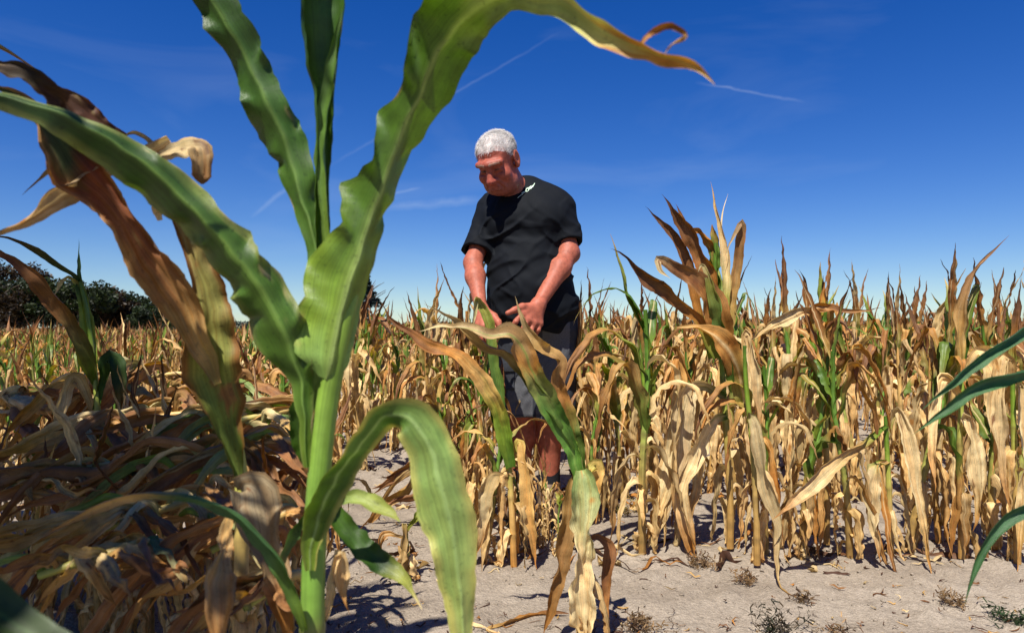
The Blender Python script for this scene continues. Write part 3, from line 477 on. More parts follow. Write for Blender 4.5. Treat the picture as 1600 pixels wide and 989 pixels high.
# --- the tallest plant beyond the man's shoulder
L4 = onground(*gpos(1141, 856)[:2]); D4 = L4[1]
parts = [tstalk([(1141, 856, D4), (1141, 780, D4), (1134, 660, D4), (1127, 560, D4), (1118, 460, D4), (1118, 380, D4)], .0135, .007, [(0, (.40, .22, .06)), (.3, (.42, .27, .08)), (.42, YG), (.55, LGREEN), (1, GREEN)], [.08, .22, .4, .55, .7], L4)]
def sp(pts, stops, seed, **k): return tleaf(pts, stops, LEAF_DRY, M=8, N=50, crumple=k.pop('crumple', .004), ripple=k.pop('ripple', .004), seed=seed, loc=L4, curl=k.pop('curl', 1.0), **k)
dk = [(0, LGREEN), (.15, YG), (.3, ORA), (.6, BRN), (1, DBR)]
parts += [sp([(1120, 520, D4, 6, 6, 0), (1112, 450, D4-.02, 12, 12, 0), (1100, 412, D4-.03, 17, 17, 0), (1078, 366, D4-.04, 14, 14, 0), (1052, 328, D4-.05, 8, 8, 0), (1034, 303, D4-.06, 1, 1, 0)], dk, 191),
          sp([(1112, 560, D4, 5, 5, 0), (1088, 470, D4, 10, 10, 0), (1076, 418, D4, 10, 10, 0), (1060, 380, D4, 8, 8, 10), (1038, 352, D4, 8, 8, 20), (1008, 322, D4, 1, 1, 0)], dk, 193),
          sp([(1120, 560, D4-.04, 5, 5, 0), (1092, 506, D4-.06, 10, 10, 0), (1066, 478, D4-.08, 12, 10, 0), (1036, 450, D4-.1, 13, 10, 0), (1008, 434, D4-.11, 10, 10, 10), (982, 404, D4-.12, 6, 6, 10), (954, 388, D4-.13, 1, 1, 0)], dk, 197),
          sp([(1128, 560, D4-.02, 6, 6, 0), (1134, 480, D4-.03, 10, 9, 0), (1134, 426, D4-.03, 9, 8, 0), (1127, 366, D4-.03, 7, 7, 0), (1117, 318, D4-.03, 4, 4, 0), (1111, 284, D4-.03, .8, .8, 0)], [(0, LGREEN), (.3, YG), (.55, PALE), (1, TAN)], 199, curl=1.4),
          sp([(1132, 570, D4-.03, 6, 6, 0), (1140, 500, D4-.03, 10, 10, 0), (1150, 440, D4-.03, 12, 11, 0), (1156, 390, D4-.03, 9, 9, 0), (1160, 348, D4-.04, 7, 7, 20), (1146, 370, D4-.05, 6, 6, 0), (1132, 404, D4-.06, 1.5, 1.5, 0)], [(0, YG), (.35, TAN), (.7, (.30, .14, .05)), (1, PALE)], 211, curl=1.1),
          sp([(1140, 590, D4-.05, 6, 6, 0), (1128, 520, D4-.07, 16, 16, 0), (1110, 468, D4-.09, 24, 22, 0), (1086, 434, D4-.11, 20, 16, -10), (1056, 418, D4-.12, 14, 10, -20), (1030, 404, D4-.13, 10, 8, -10), (1030, 420, D4-.135, 8, 8, 0), (1048, 436, D4-.14, 2, 2, 0)], [(0, YG), (.2, ORA), (.5, (.38, .19, .06)), (.75, BRN), (1, PALE)], 223, curl=.8, blotch=BRN, bthr=.55),
          sp([(1142, 600, D4-.06, 6, 6, 0), (1134, 545, D4-.08, 12, 10, 10), (1122, 490, D4-.1, 13, 10, 20), (1108, 440, D4-.11, 10, 9, 30), (1098, 414, D4-.11, 7, 7, 30), (1090, 424, D4-.12, 3, 3, 0)], [(0, GREEN), (.5, (.12, .22, .045)), (.8, YG), (1, PALE)], 227),
          sp([(1166, 650, D4-.03, 7, 7, 0), (1160, 610, D4-.06, 14, 14, 0), (1148, 564, D4-.09, 22, 18, 0), (1122, 528, D4-.11, 15, 15, -20), (1092, 513, D4-.12, 10, 10, -30), (1052, 510, D4-.13, 3, 3, 0)], [(0, YG), (.3, (.32, .27, .08)), (.5, ORA), (1, TAN)], 229, curl=.8, rib=PALE),
          sp([(1120, 420, D4, 4, 4, 0), (1110, 380, D4, 10, 10, 30), (1096, 362, D4, 6, 6, 40), (1076, 356, D4, 5, 4, 30), (1062, 330, D4, 3, 3, 0), (1055, 318, D4, 1, 1, 0)], [(0, GREEN), (.4, ORA), (1, BRN)], 233),
          sp([(1119, 470, D4+.01, 8, 8, 0), (1117, 420, D4+.01, 13, 12, 0), (1115, 366, D4+.01, 10, 10, 0), (1113, 350, D4+.01, 8, 8, 0)], [(0, GREEN), (.7, (.14, .25, .05)), (1, ORA)], 239, curl=1.3),
          tleaf([(1128, 400, D4+.02, 1.2, 1.2, 0), (1128, 340, D4+.02, 1, 1, 0), (1138, 302, D4+.02, .6, .6, 0)], [(0, PALE), (1, PALE)], M=2, N=14, ripple=0, crumple=.001, seed=241, loc=L4, name='tassel'),
          sp([(1136, 650, D4-.02, 6, 6, 0), (1112, 660, D4-.05, 10, 10, 30), (1086, 720, D4-.06, 15, 14, 10), (1066, 770, D4-.06, 13, 13, 0), (1078, 850, D4-.07, 11, 10, 0), (1090, 918, D4-.08, 3, 3, 0)], [(0, GREEN), (.1, PALE), (.5, PALE), (.8, ORA), (1, BRN)], 251, curl=.8),
          sp([(1134, 620, D4-.01, 6, 6, 0), (1090, 600, D4-.02, 12, 12, 30), (1066, 640, D4-.03, 17, 15, 0), (1060, 720, D4-.03, 20, 18, 0), (1034, 800, D4-.03, 17, 15, 0), (1012, 856, D4-.03, 8, 8, 0)], [(0, GREEN), (.15, PALE), (.6, (.60, .46, .26)), (1, PALE)], 257, curl=.8)]
hero(L4, 'tallest dried maize plant, spiky brown top standing high above the field', parts, 6, 13, .5, (.08, .45))

# --- neighbours in the same row
def simple(px, py, label, stalk, leaves, seed, extra=6, zone=(.06, .45), stops=None, r=.012, **k):
    L = onground(*gpos(px, py)[:2]); D = L[1]
    parts = [tstalk([(a, b, D) for a, b in stalk], r, r*.6, stops or [(0, (.40, .22, .06)), (.35, (.42, .28, .09)), (.6, YG), (.75, LGREEN), (1, GREEN)], [.12, .3, .48, .66], L)]
    for i, (pts, st) in enumerate(leaves):
        parts.append(tleaf([(a, b, D+d, w1*.8, w2*.8, r_) for a, b, d, w1, w2, r_ in pts], st, LEAF_DRY, M=12, N=50, curl=1.15, ripple=.004, crumple=.004, pleat=.009, tw=32, taper=.4, seed=seed+i*7, blotch=BRN, bthr=.75, loc=L, rib=PALE if i % 2 else None))
    return hero(L, label, parts, extra, seed, .5, zone, **k)
pal = [(0, YG), (.15, PALE), (.6, PALE), (.85, TAN), (1, ORA)]; tn = [(0, TAN), (.5, PALE), (1, ORA)]; orl = [(0, TAN), (.5, ORA), (1, BRN)]
simple(1183, 882, 'maize plant with a long cream leaf trailing onto the bare soil', [(1183, 882), (1182, 800), (1176, 700), (1166, 600), (1164, 540)],
       [([(1170, 660, 0, 6, 6, 0), (1176, 652, -.05, 14, 13, 0), (1186, 700, -.07, 19, 17, 0), (1200, 770, -.08, 17, 15, 0), (1214, 820, -.09, 10, 10, 10), (1213, 880, -.12, 8, 8, 0), (1222, 925, -.2, 8, 8, 30), (1258, 957, -.3, 5, 5, 50)], pal),
        ([(1164, 560, 0, 6, 6, 0), (1166, 520, 0, 10, 10, 0), (1176, 560, -.02, 12, 12, 0), (1184, 640, -.02, 10, 10, 0), (1190, 700, -.02, 3, 3, 0)], tn),
        ([(1176, 700, 0, 5, 5, 0), (1196, 690, -.02, 9, 9, 20), (1212, 760, -.03, 9, 9, 0), (1225, 850, -.03, 3, 3, 0)], orl)], 300, 5)
simple(1292, 850, 'maize plant holding two dry leaves out level like wings', [(1292, 850), (1292, 750), (1290, 650), (1284, 560), (1280, 490)],
       [([(1282, 520, 0, 4, 4, 0), (1278, 484, -.02, 10, 10, 40), (1250, 486, -.04, 14, 10, 30), (1214, 504, -.06, 14, 11, 25), (1184, 522, -.08, 10, 8, 10), (1166, 533, -.1, 2, 2, 0)], [(0, YG), (.2, ORA), (.5, PALE), (1, TAN)]),
        ([(1278, 530, 0, 4, 4, 0), (1272, 484, -.02, 8, 8, 50), (1300, 484, -.03, 13, 11, 30), (1330, 488, -.05, 8, 8, 30), (1378, 481, -.07, 1, 1, 0)], [(0, YG), (.3, ORA), (.6, BRN), (1, ORA)]),
        ([(1284, 580, 0, 6, 6, 0), (1276, 530, 0, 12, 12, 0), (1284, 470, 0, 8, 8, 0), (1292, 430, 0, 1, 1, 0)], [(0, GREEN), (.5, LGREEN), (.8, ORA), (1, DBR)]),
        ([(1282, 560, 0, 6, 6, 0), (1262, 500, .01, 8, 8, 0), (1258, 440, .01, 7, 7, 0), (1249, 420, .01, 1, 1, 0)], [(0, GREEN), (.3, ORA), (.8, BRN), (1, DBR)])], 320, 6, (.1, .6))
simple(1392, 868, 'collapsed maize plant with a thick tan leaf slanting down to the soil', [(1392, 868), (1390, 790), (1386, 700), (1384, 650)],
       [([(1388, 664, 0, 4, 4, 0), (1352, 690, -.08, 9, 9, 0), (1316, 714, -.14, 16, 14, 0), (1274, 752, -.2, 22, 20, 0), (1236, 790, -.24, 18, 16, 0), (1206, 812, -.26, 4, 4, 0)], [(0, GREEN), (.16, LGREEN), (.32, TAN), (.7, PALE), (1, ORA)]),
        ([(1386, 680, 0, 5, 5, 0), (1402, 640, -.04, 12, 12, 10), (1420, 690, -.08, 16, 15, 0), (1432, 770, -.1, 13, 13, 0), (1446, 830, -.12, 11, 10, 0), (1452, 880, -.14, 8, 8, 0), (1456, 905, -.16, 3, 3, 20)], pal),
        ([(1388, 720, 0, 5, 5, 0), (1368, 730, -.06, 12, 12, 0), (1358, 770, -.08, 22, 20, 0), (1368, 830, -.1, 16, 15, 0), (1376, 878, -.12, 4, 4, 0)], [(0, LGREEN), (.15, YG), (.3, PALE), (.8, PALE), (1, ORA)]),
        ([(1388, 720, 0, 5, 5, 0), (1374, 732, -.07, 7, 7, 0), (1384, 800, -.09, 8, 8, 0), (1392, 860, -.12, 8, 8, 0), (1404, 914, -.15, 5, 5, 0)], orl)], 340, 4, (.06, .3))
simple(1503, 872, 'maize plant with one broad dead leaf pointing up to the sky', [(1503, 872), (1502, 780), (1500, 690), (1504, 590), (1506, 500)],
       [([(1504, 600, 0, 6, 6, 0), (1498, 540, -.02, 12, 14, 0), (1500, 490, -.03, 12, 17, 0), (1514, 440, -.04, 8, 12, 10), (1540, 404, -.05, 5, 8, 10), (1577, 368, -.06, 1, 1, 0)], [(0, YG), (.3, TAN), (.55, (.32, .19, .08)), (1, BRN)]),
        ([(1506, 560, 0, 6, 6, 0), (1512, 500, 0, 10, 10, 0), (1524, 460, 0, 8, 8, 0), (1526, 446, 0, 6, 6, 40), (1510, 480, -.02, 4, 4, 0), (1504, 510, -.03, 1, 1, 0)], [(0, GREEN), (.5, LGREEN), (1, PALE)]),
        ([(1502, 680, 0, 6, 6, 0), (1512, 650, -.03, 14, 12, 0), (1524, 720, -.05, 20, 16, 0), (1530, 790, -.06, 14, 14, 0), (1520, 830, -.06, 4, 4, 0)], pal),
        ([(1503, 600, 0, 6, 6, 0), (1530, 550, -.04, 14, 12, 20), (1550, 600, -.06, 17, 16, 0), (1556, 680, -.07, 15, 14, 0), (1552, 740, -.08, 4, 4, 0)], tn),
        ([(1502, 620, 0, 6, 6, 0), (1474, 590, -.03, 12, 12, 20), (1462, 640, -.04, 14, 14, 0), (1458, 720, -.05, 10, 10, 0), (1462, 770, -.05, 3, 3, 0)], tn)], 360, 5, (.06, .4))
simple(1058, 852, 'dead maize plant with a bundle of pale hanging leaves at its foot', [(1058, 852), (1060, 780), (1066, 700), (1070, 640), (1074, 600)],
       [([(1072, 640, 0, 6, 6, 0), (1062, 610, -.03, 12, 12, 0), (1056, 660, -.05, 18, 18, 0), (1046, 730, -.06, 20, 18, 0), (1026, 800, -.07, 22, 16, 0), (1002, 862, -.08, 4, 4, 0)], pal),
        ([(1074, 620, 0, 6, 6, 0), (1088, 610, -.02, 12, 12, 0), (1092, 690, -.03, 16, 15, 0), (1084, 770, -.04, 15, 14, 0), (1076, 840, -.05, 6, 6, 0)], tn),
        ([(1073, 620, 0, 6, 6, 0), (1060, 560, 0, 9, 9, 0), (1048, 600, -.02, 9, 9, 0), (1030, 660, -.02, 3, 3, 0)], orl)], 380, 5, (.06, .35))
simple(1590, 880, 'dead maize plant standing at the edge by the glossy dark leaves', [(1590, 880), (1588, 780), (1584, 660), (1582, 560)],
       [([(1584, 600, 0, 6, 6, 0), (1570, 560, -.02, 14, 14, 0), (1560, 640, -.04, 17, 17, 0), (1566, 740, -.05, 14, 14, 0), (1580, 800, -.06, 4, 4, 0)], tn),
        ([(1586, 640, 0, 6, 6, 0), (1600, 600, -.02, 14, 14, 0), (1606, 700, -.04, 17, 17, 0), (1598, 800, -.05, 14, 14, 0), (1590, 900, -.08, 4, 4, 0)], pal),
        ([(1582, 580, 0, 6, 6, 0), (1586, 520, 0, 9, 9, 0), (1592, 470, 0, 6, 6, 0), (1596, 432, 0, 1, 1, 0)], dk)], 400, 6, (.06, .5))
simple(1008, 800, 'slim maize plant just past the man, one leaf bent over like a hook', [(1008, 800), (1008, 700), (1006, 600), (998, 530)],
       [([(1006, 620, 0, 5, 5, 0), (1002, 550, 0, 12, 12, 0), (1000, 510, 0, 9, 8, 0), (988, 470, -.01, 6, 6, 30), (980, 470, -.02, 4, 4, 0)], [(0, GREEN), (.4, (.20, .24, .06)), (.7, ORA), (1, BRN)]),
        ([(1004, 580, 0, 5, 5, 0), (992, 520, -.01, 7, 7, 0), (996, 496, -.02, 7, 7, 40), (986, 540, -.03, 6, 6, 0), (982, 580, -.03, 1.5, 1.5, 0)], pal),
        ([(1002, 560, 0, 4, 4, 0), (1016, 500, 0, 7, 7, 0), (1016, 482, 0, 6, 6, 40), (1026, 500, -.02, 5, 5, 0), (1026, 530, -.02, 1.5, 1.5, 0)], orl)], 420, 6, (.06, .5))
# stub with a pale sheath on the bare patch
simple(637, 905, 'short broken maize stub with a pale flat sheath on the bare patch', [(637, 905), (636, 870), (634, 835)],
       [([(634, 835, 0, 5, 5, 0), (632, 818, -.02, 9, 9, 0), (632, 850, -.03, 9, 9, 0), (632, 890, -.03, 8, 8, 0), (622, 925, -.05, 3, 3, 0)], [(0, YG), (.3, TAN), (1, PALE)]),
        ([(634, 840, 0, 4, 4, 0), (600, 836, -.02, 7, 7, 30), (590, 870, -.03, 7, 7, 0), (586, 900, -.04, 2, 2, 0)], orl),
        ([(634, 830, 0, 4, 4, 0), (652, 806, -.01, 7, 7, 30), (676, 790, -.02, 5, 5, 30), (700, 780, -.02, 2, 2, 0)], [(0, YG), (.6, LGREEN), (1, TAN)])], 440, 2, (.05, .12), L=(.15, .25))
# glossy dark leaves reaching in at the edge
L5 = onground(1.12, 1.05)
parts = [tstalk([(1935, 1365, 1.05), (1935, 1100, 1.05), (1930, 860, 1.05), (1925, 700, 1.05), (1915, 560, 1.05), (1905, 440, 1.05)], .014, .007, [(0, YG), (.5, LGREEN), (1, GREEN)], [.1, .3, .5, .7], L5)]
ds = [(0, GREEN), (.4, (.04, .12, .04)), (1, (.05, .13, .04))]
for pts, sd in [([(1918, 620, 1.05, 5, 5, 0), (1850, 500, 1.05, 16, 16, 40), (1740, 460, 1.05, 18, 18, 50), (1650, 486, 1.05, 17, 17, 45), (1590, 522, 1.05, 15, 15, 35), (1530, 560, 1.05, 13, 13, 30), (1478, 604, 1.05, 9, 9, 30), (1438, 642, 1.05, 1, 1, 0)], 511),
                ([(1924, 700, 1.04, 5, 5, 0), (1840, 600, 1.02, 16, 16, 40), (1740, 566, 1.0, 18, 18, 55), (1650, 572, .99, 18, 18, 55), (1590, 582, .985, 17, 17, 45), (1530, 602, .98, 16, 16, 30), (1480, 638, .98, 11, 11, 20), (1426, 680, .98, 1, 1, 0)], 513),
                ([(1930, 900, 1.05, 5, 5, 0), (1800, 780, 1.03, 17, 17, 40), (1690, 764, 1.02, 18, 18, 55), (1620, 784, 1.02, 17, 17, 50), (1572, 808, 1.02, 15, 16, 30), (1540, 850, 1.02, 9, 12, 20), (1520, 900, 1.02, 6, 6, 10), (1508, 946, 1.02, 1, 1, 0)], 517),
                ([(1926, 760, 1.05, 5, 5, 0), (2000, 600, 1.05, 18, 18, 30), (2100, 620, 1.05, 16, 16, 30), (2200, 760, 1.05, 2, 2, 0)], 519), ([(1908, 480, 1.05, 5, 5, 0), (1890, 330, 1.05, 18, 18, 20), (1900, 220, 1.05, 14, 14, 20), (1960, 120, 1.05, 2, 2, 0)], 521)]:
    parts.append(tleaf(pts, ds, LEAF_GREEN, M=10, N=60, curl=1.0, fold=.3, ripple=.003, crumple=.0015, seed=sd, rib=(.12, .24, .08), loc=L5))
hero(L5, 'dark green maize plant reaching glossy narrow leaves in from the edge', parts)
# green topped plant before the wood
L6 = onground(*P(150, 700, 2.0)[:2]); D6 = 2.0
parts = [tstalk([(160, 960, D6), (158, 800, D6), (152, 640, D6), (142, 530, D6), (126, 440, D6)], .012, .006, [(0, ORA), (.4, TAN), (.6, YG), (.8, LGREEN), (1, GREEN)], [.15, .35, .6, .8], L6)]
for pts, st, sd in [([(146, 570, 2.0, 5, 5, 0), (134, 500, 2.0, 11, 10, 0), (126, 450, 2.0, 9, 8, 0), (118, 430, 2.0, 7, 6, 20), (88, 410, 1.98, 6, 6, 30), (50, 386, 1.95, 6, 6, 40), (14, 372, 1.92, 4, 4, 40), (-30, 366, 1.9, 1, 1, 0)], [(0, LGREEN), (.3, (.22, .30, .06)), (.5, DGREEN), (1, DBR)], 601),
                    ([(148, 600, 2.0, 5, 5, 0), (134, 560, 1.95, 12, 12, 0), (104, 500, 1.9, 17, 15, 0), (74, 456, 1.86, 14, 12, 0), (36, 420, 1.82, 12, 10, 0), (-10, 392, 1.8, 8, 8, 0), (-60, 380, 1.78, 1, 1, 0)], [(0, LGREEN), (.25, (.26, .22, .06)), (.45, (.34, .17, .06)), (1, (.26, .10, .04))], 607),
                    ([(124, 470, 2.0, 3, 3, 0), (124, 430, 2.0, 3, 3, 0), (123, 374, 2.0, .6, .6, 0)], [(0, GREEN), (1, (.1, .2, .08))], 611),
                    ([(126, 446, 2.0, 4, 4, 0), (108, 432, 1.98, 4, 4, 30), (98, 440, 1.97, 4, 4, 0), (86, 462, 1.96, 1, 1, 0)], [(0, YG), (1, PALE)], 613),
                    ([(150, 640, 2.0, 5, 5, 0), (170, 560, 2.0, 12, 12, 10), (186, 600, 2.0, 13, 13, 0), (190, 700, 2.0, 3, 3, 0)], [(0, GREEN), (.5, DGREEN), (1, TAN)], 617),
                    ([(150, 650, 2.0, 5, 5, 0), (120, 590, 1.98, 10, 10, 20), (100, 620, 1.96, 12, 12, 0), (84, 720, 1.95, 3, 3, 0)], tn, 619)]:
    parts.append(tleaf(pts, st, LEAF_DRY, M=8, N=50, curl=.9, ripple=.004, crumple=.004, seed=sd, loc=L6))
hero(L6, 'thin maize plant with a bent green top before the dark wood', parts, 5, 17, .5, (.08, .45))
# close dark leaves in the bottom corner
L7 = onground(-.70, .52)
parts = [tstalk([(-640, 2235, .52), (-640, 1500, .52), (-620, 1100, .52), (-600, 860, .52)], .013, .008, [(0, YG), (1, GREEN)], [.2, .5], L7)]
for pts, sd in [([(-610, 950, .52, 6, 6, 0), (-420, 800, .50, 34, 34, 30), (-220, 820, .48, 40, 38, 30), (-60, 915, .47, 36, 32, 20), (40, 985, .46, 32, 28, 15), (120, 1040, .455, 26, 22, 10), (200, 1090, .45, 6, 6, 0)], 701),
                ([(-615, 1100, .52, 6, 6, 0), (-420, 960, .5, 40, 40, 30), (-200, 930, .49, 48, 46, 20), (-40, 970, .48, 46, 44, 10), (80, 1060, .47, 6, 6, 0)], 703)]:
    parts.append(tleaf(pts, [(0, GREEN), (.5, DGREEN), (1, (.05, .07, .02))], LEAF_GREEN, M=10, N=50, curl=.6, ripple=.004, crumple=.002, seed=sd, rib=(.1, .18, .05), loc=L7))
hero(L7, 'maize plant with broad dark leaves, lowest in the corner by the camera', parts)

# --- lodged plants: long leaves combed over the soil
def lodged(loc, label, starts, seed, n, spread, D0, D1, green=.25, group='flattened maize plants'):
    rng = np.random.RandomState(seed); loc = np.array(loc, float); parts = []
    (ax, ay), (bx, by) = starts
    parts.append(tstalk([(ax+25, ay+70, D0+.05), (ax, ay, D0), ((ax+bx)/2, (ay+by)/2-6, (D0+D1)/2), (bx, by, D1)], .010, .006, [(0, ORA), (.5, TAN), (1, YG)], [.2, .5, .8], loc))
    for i in range(n):
        t = (i+.5)/n; x = ax+(bx-ax)*t+rng.randn()*8; y = ay+(by-ay)*t+rng.randn()*6; D = D0+(D1-D0)*t
        l = rng.uniform(*spread)*rng.choice([1, 1, 1, .6, -.5, -.35]); dr = rng.uniform(.05, .85)*(1 if l > 0 else -1); up = rng.uniform(4, 46)
        w = rng.uniform(6, 15); dD = rng.uniform(-.22, .08); rl = rng.uniform(10, 55)
        pts = [(x, y, D, 4, 4, 0), (x-.12*l, y-up*.6, D+dD*.1, w*.8, w*.8, rl), (x-.32*l, y-up*.4+dr*l*.08, D+dD*.3, w, w, rl), (x-.58*l, y+dr*l*.35+rng.randn()*9, D+dD*.6, w*.95, w*.95, rl*.8), (x-.82*l, y+dr*l*.72, D+dD*.85, w*.7, w*.7, rl*.6), (x-l, y+dr*l*1.1, D+dD, 1.5, 1.5, 0)]
        g = rng.rand()
        st = [(0, LGREEN), (.3, (.18, .27, .09)), (.7, (.34, .33, .16)), (1, TAN)] if g < green*.6 else ([(0, (.30, .34, .12)), (.25, PALE), (.6, TAN), (1, ORA)] if g < .42 else [(0, TAN), (.4, (.38, .19, .075)), (1, BRN)])
        parts.append(tleaf(pts, st, LEAF_DRY, M=8, N=46, curl=rng.uniform(.4, 1.3)*rng.choice([-1, 1]), fold=.1, ripple=.004, crumple=.0048, tw=20, pleat=.008, seed=seed*31+i, blotch=BRN, bthr=.75, loc=loc, nf=7))
    e = empty('maize_plant', loc, label, 'maize plant', group)
    for nme, me in meshes(parts): link(nme, me, e)
lodged(onground(*P(520, 700, 1.75)[:2]), 'flattened maize plant whose leaves fan out over the soil behind the green stalk', ((500, 640), (330, 668)), 21, 22, (200, 330), 1.75, 1.65, .3)
lodged(onground(*P(470, 780, 1.5)[:2]), 'flattened maize plant under the half dried plant, leaves swept to the shade', ((455, 690), (270, 740)), 22, 24, (230, 380), 1.5, 1.42, .25)
lodged(onground(*P(350, 850, 1.3)[:2]), 'flattened maize plant lying nearest the shaded corner', ((350, 775), (150, 830)), 23, 22, (200, 330), 1.3, 1.2, .15)
lodged(onground(*gpos(775, 790)[:2]), "fallen maize plant with pale leaves on the soil by the man's feet", ((760, 712), (690, 745)), 24, 10, (90, 170), 2.95, 2.95, .25)
lodged(onground(*P(330, 640, 2.3)[:2]), 'bent maize plant with leaves hanging over in the shade before the wood', ((300, 590), (160, 600)), 25, 14, (120, 240), 2.3, 2.25, .2)

for k, (ax, ay, bx, by, D, n, sp, lb) in enumerate([(300, 650, 90, 690, 1.9, 20, (150, 280), 'flattened maize plant sprawling below the thin bent plant'), (190, 730, -10, 770, 1.55, 20, (150, 280), 'flattened maize plant at the frame edge above the dark corner leaf'),
        (470, 800, 330, 860, 1.22, 18, (150, 260), 'flattened maize plant tangled round the foot of the half dried plant'), (250, 850, 60, 900, 1.08, 18, (140, 240), 'flattened maize plant lying lowest, just above the dark corner leaf'),
        (420, 610, 250, 640, 2.5, 16, (110, 200), 'flattened maize plant farthest back, before the standing field'), (470, 900, 380, 950, 1.02, 14, (110, 200), 'flattened maize plant at the bottom edge against the green stalk'), (120, 620, -30, 650, 2.3, 16, (110, 200), 'flattened maize plant by the frame edge under the wood')]):
    lodged(onground(*P(ax, ay, D)[:2]), lb, ((ax, ay), (bx, by)), 60+k, n, sp, D, D-.06, .15)
# ------------------------------------------------------------------ the rows of the field
VAR = [(meshes(plant_parts(100+i, H=.70+.16*((i*7) % 5)/4, look=('std', 'std', 'dead', 'std', 'green')[i % 5], nleaf=15+(i % 3))), ('std', 'std', 'dead', 'std', 'green')[i % 5]) for i in range(15)]
LOOK = {'std': 'brown-tipped maize plant', 'dead': 'wholly tan maize plant', 'green': 'green-tipped maize plant'}
rows = [2.56, 3.38, 4.1, 4.8, 5.5]
ROWN = ['front row', 'row just behind the man', 'second row behind the man', 'third row behind the man', 'fourth row behind the man']
taken = [(o.location.x, o.location.y) for o in C.objects if o.type == 'EMPTY']
rng = np.random.RandomState(77); placed = {}
ORD = 'first second third fourth fifth sixth seventh eighth ninth tenth eleventh twelfth thirteenth fourteenth fifteenth sixteenth seventeenth eighteenth nineteenth twentieth'.split()+['twenty-first', 'twenty-second', 'twenty-third', 'twenty-fourth', 'twenty-fifth', 'twenty-sixth', 'twenty-seventh', 'twenty-eighth', 'twenty-ninth', 'thirtieth']
for ri, ry in enumerate(rows):
    x = -.80*ry-.1; step = (.15, .14, .145, .15, .16, .17)[ri]
    while x < .80*ry+.05:
        x += step*rng.uniform(.75, 1.25); y = ry+rng.randn()*.05+.02*x
        px = CX+x*FPX/y
        if ri == 0 and (545 < px < 690 or 812 < px < 985): continue
        if ri == 1 and (560 < px < 665 or 775 < px < 915): continue
        if ri == 2 and (600 < px < 640) : continue
        if any((x-a)**2+(y-b)**2 < .012 for a, b in taken): continue
        if rng.rand() < .04: continue
        k = rng.randint(len(VAR)); ms, lookk = VAR[k]
        side = 'from the wood side' if px < 520 else ('from the tall green plant' if px < 800 else 'past the man')
        s = rng.uniform(.80, 1.12)*(1.06 if ri == 1 and px > 960 else 1)*(.76 if px < 520 else 1.0)*((.8 if px < 775 else .62) if ri == 0 and 690 < px < 930 else 1.0)*(.9 if ri == 0 and px < 720 else 1.0)*(1.05 if ri > 1 else 1)
        e = plant_at(ms, onground(x, y), rng.rand()*6.28, s, 'x', f'maize plants in the {ROWN[ri]}', tuple(rng.randn(2)*.06)); placed.setdefault((LOOK[lookk], ROWN[ri], side), []).append((px, e))
for (lo_, rw_, sd_), lst in placed.items():                  # count them along the row, from a thing one can find
    for k, (px, e) in enumerate(sorted(lst, key=lambda t: t[0])):
        e['label'] = f'{ORD[k]} {lo_} {sd_}, {rw_}'
# short dead plants standing in the shaded corner and round the man's legs
DEADV = [v for v in VAR if v[1] == 'dead']
pxs = np.sort(rng.uniform(-40, 455, 26))
for k in range(26):
    y = (1.62, 1.95, 2.25)[k % 3]+rng.randn()*.08; px = pxs[k]; x = (px-CX)*y/FPX
    plant_at(DEADV[k % len(DEADV)][0], onground(x, y), rng.rand()*6.28, rng.uniform(.5, .72), f'{ORD[k]} short dead maize plant from the frame edge, standing among the flattened plants', 'short dead plants among the flattened ones', tuple(rng.randn(2)*.18))
for k, (px, y, s) in enumerate(sorted([(728, 2.72, .56), (757, 2.66, .46), (884, 2.62, .36), (702, 2.78, .8), (722, 2.95, .8), (744, 2.92, .78), (690, 3.2, .9), (716, 3.4, .9), (738, 3.45, .95), (806, 2.62, .30), (826, 2.56, .31), (848, 2.60, .29), (868, 2.52, .33), (838, 2.66, .36), (858, 2.72, .34), (815, 2.72, .38), (916, 2.9, .72), (930, 3.02, .95), (700, 3.0, .6), (950, 3.2, .7), (742, 3.1, .6), (755, 3.25, .7)])):
    plant_at(VAR[(k*4+2) % len(VAR)][0], onground((px-CX)*y/FPX, y), rng.rand()*6.28, s, f"{ORD[k]} low withered maize plant from the tall green one, close to the man's legs", "low maize plants round the man's legs", tuple(rng.randn(2)*.1))
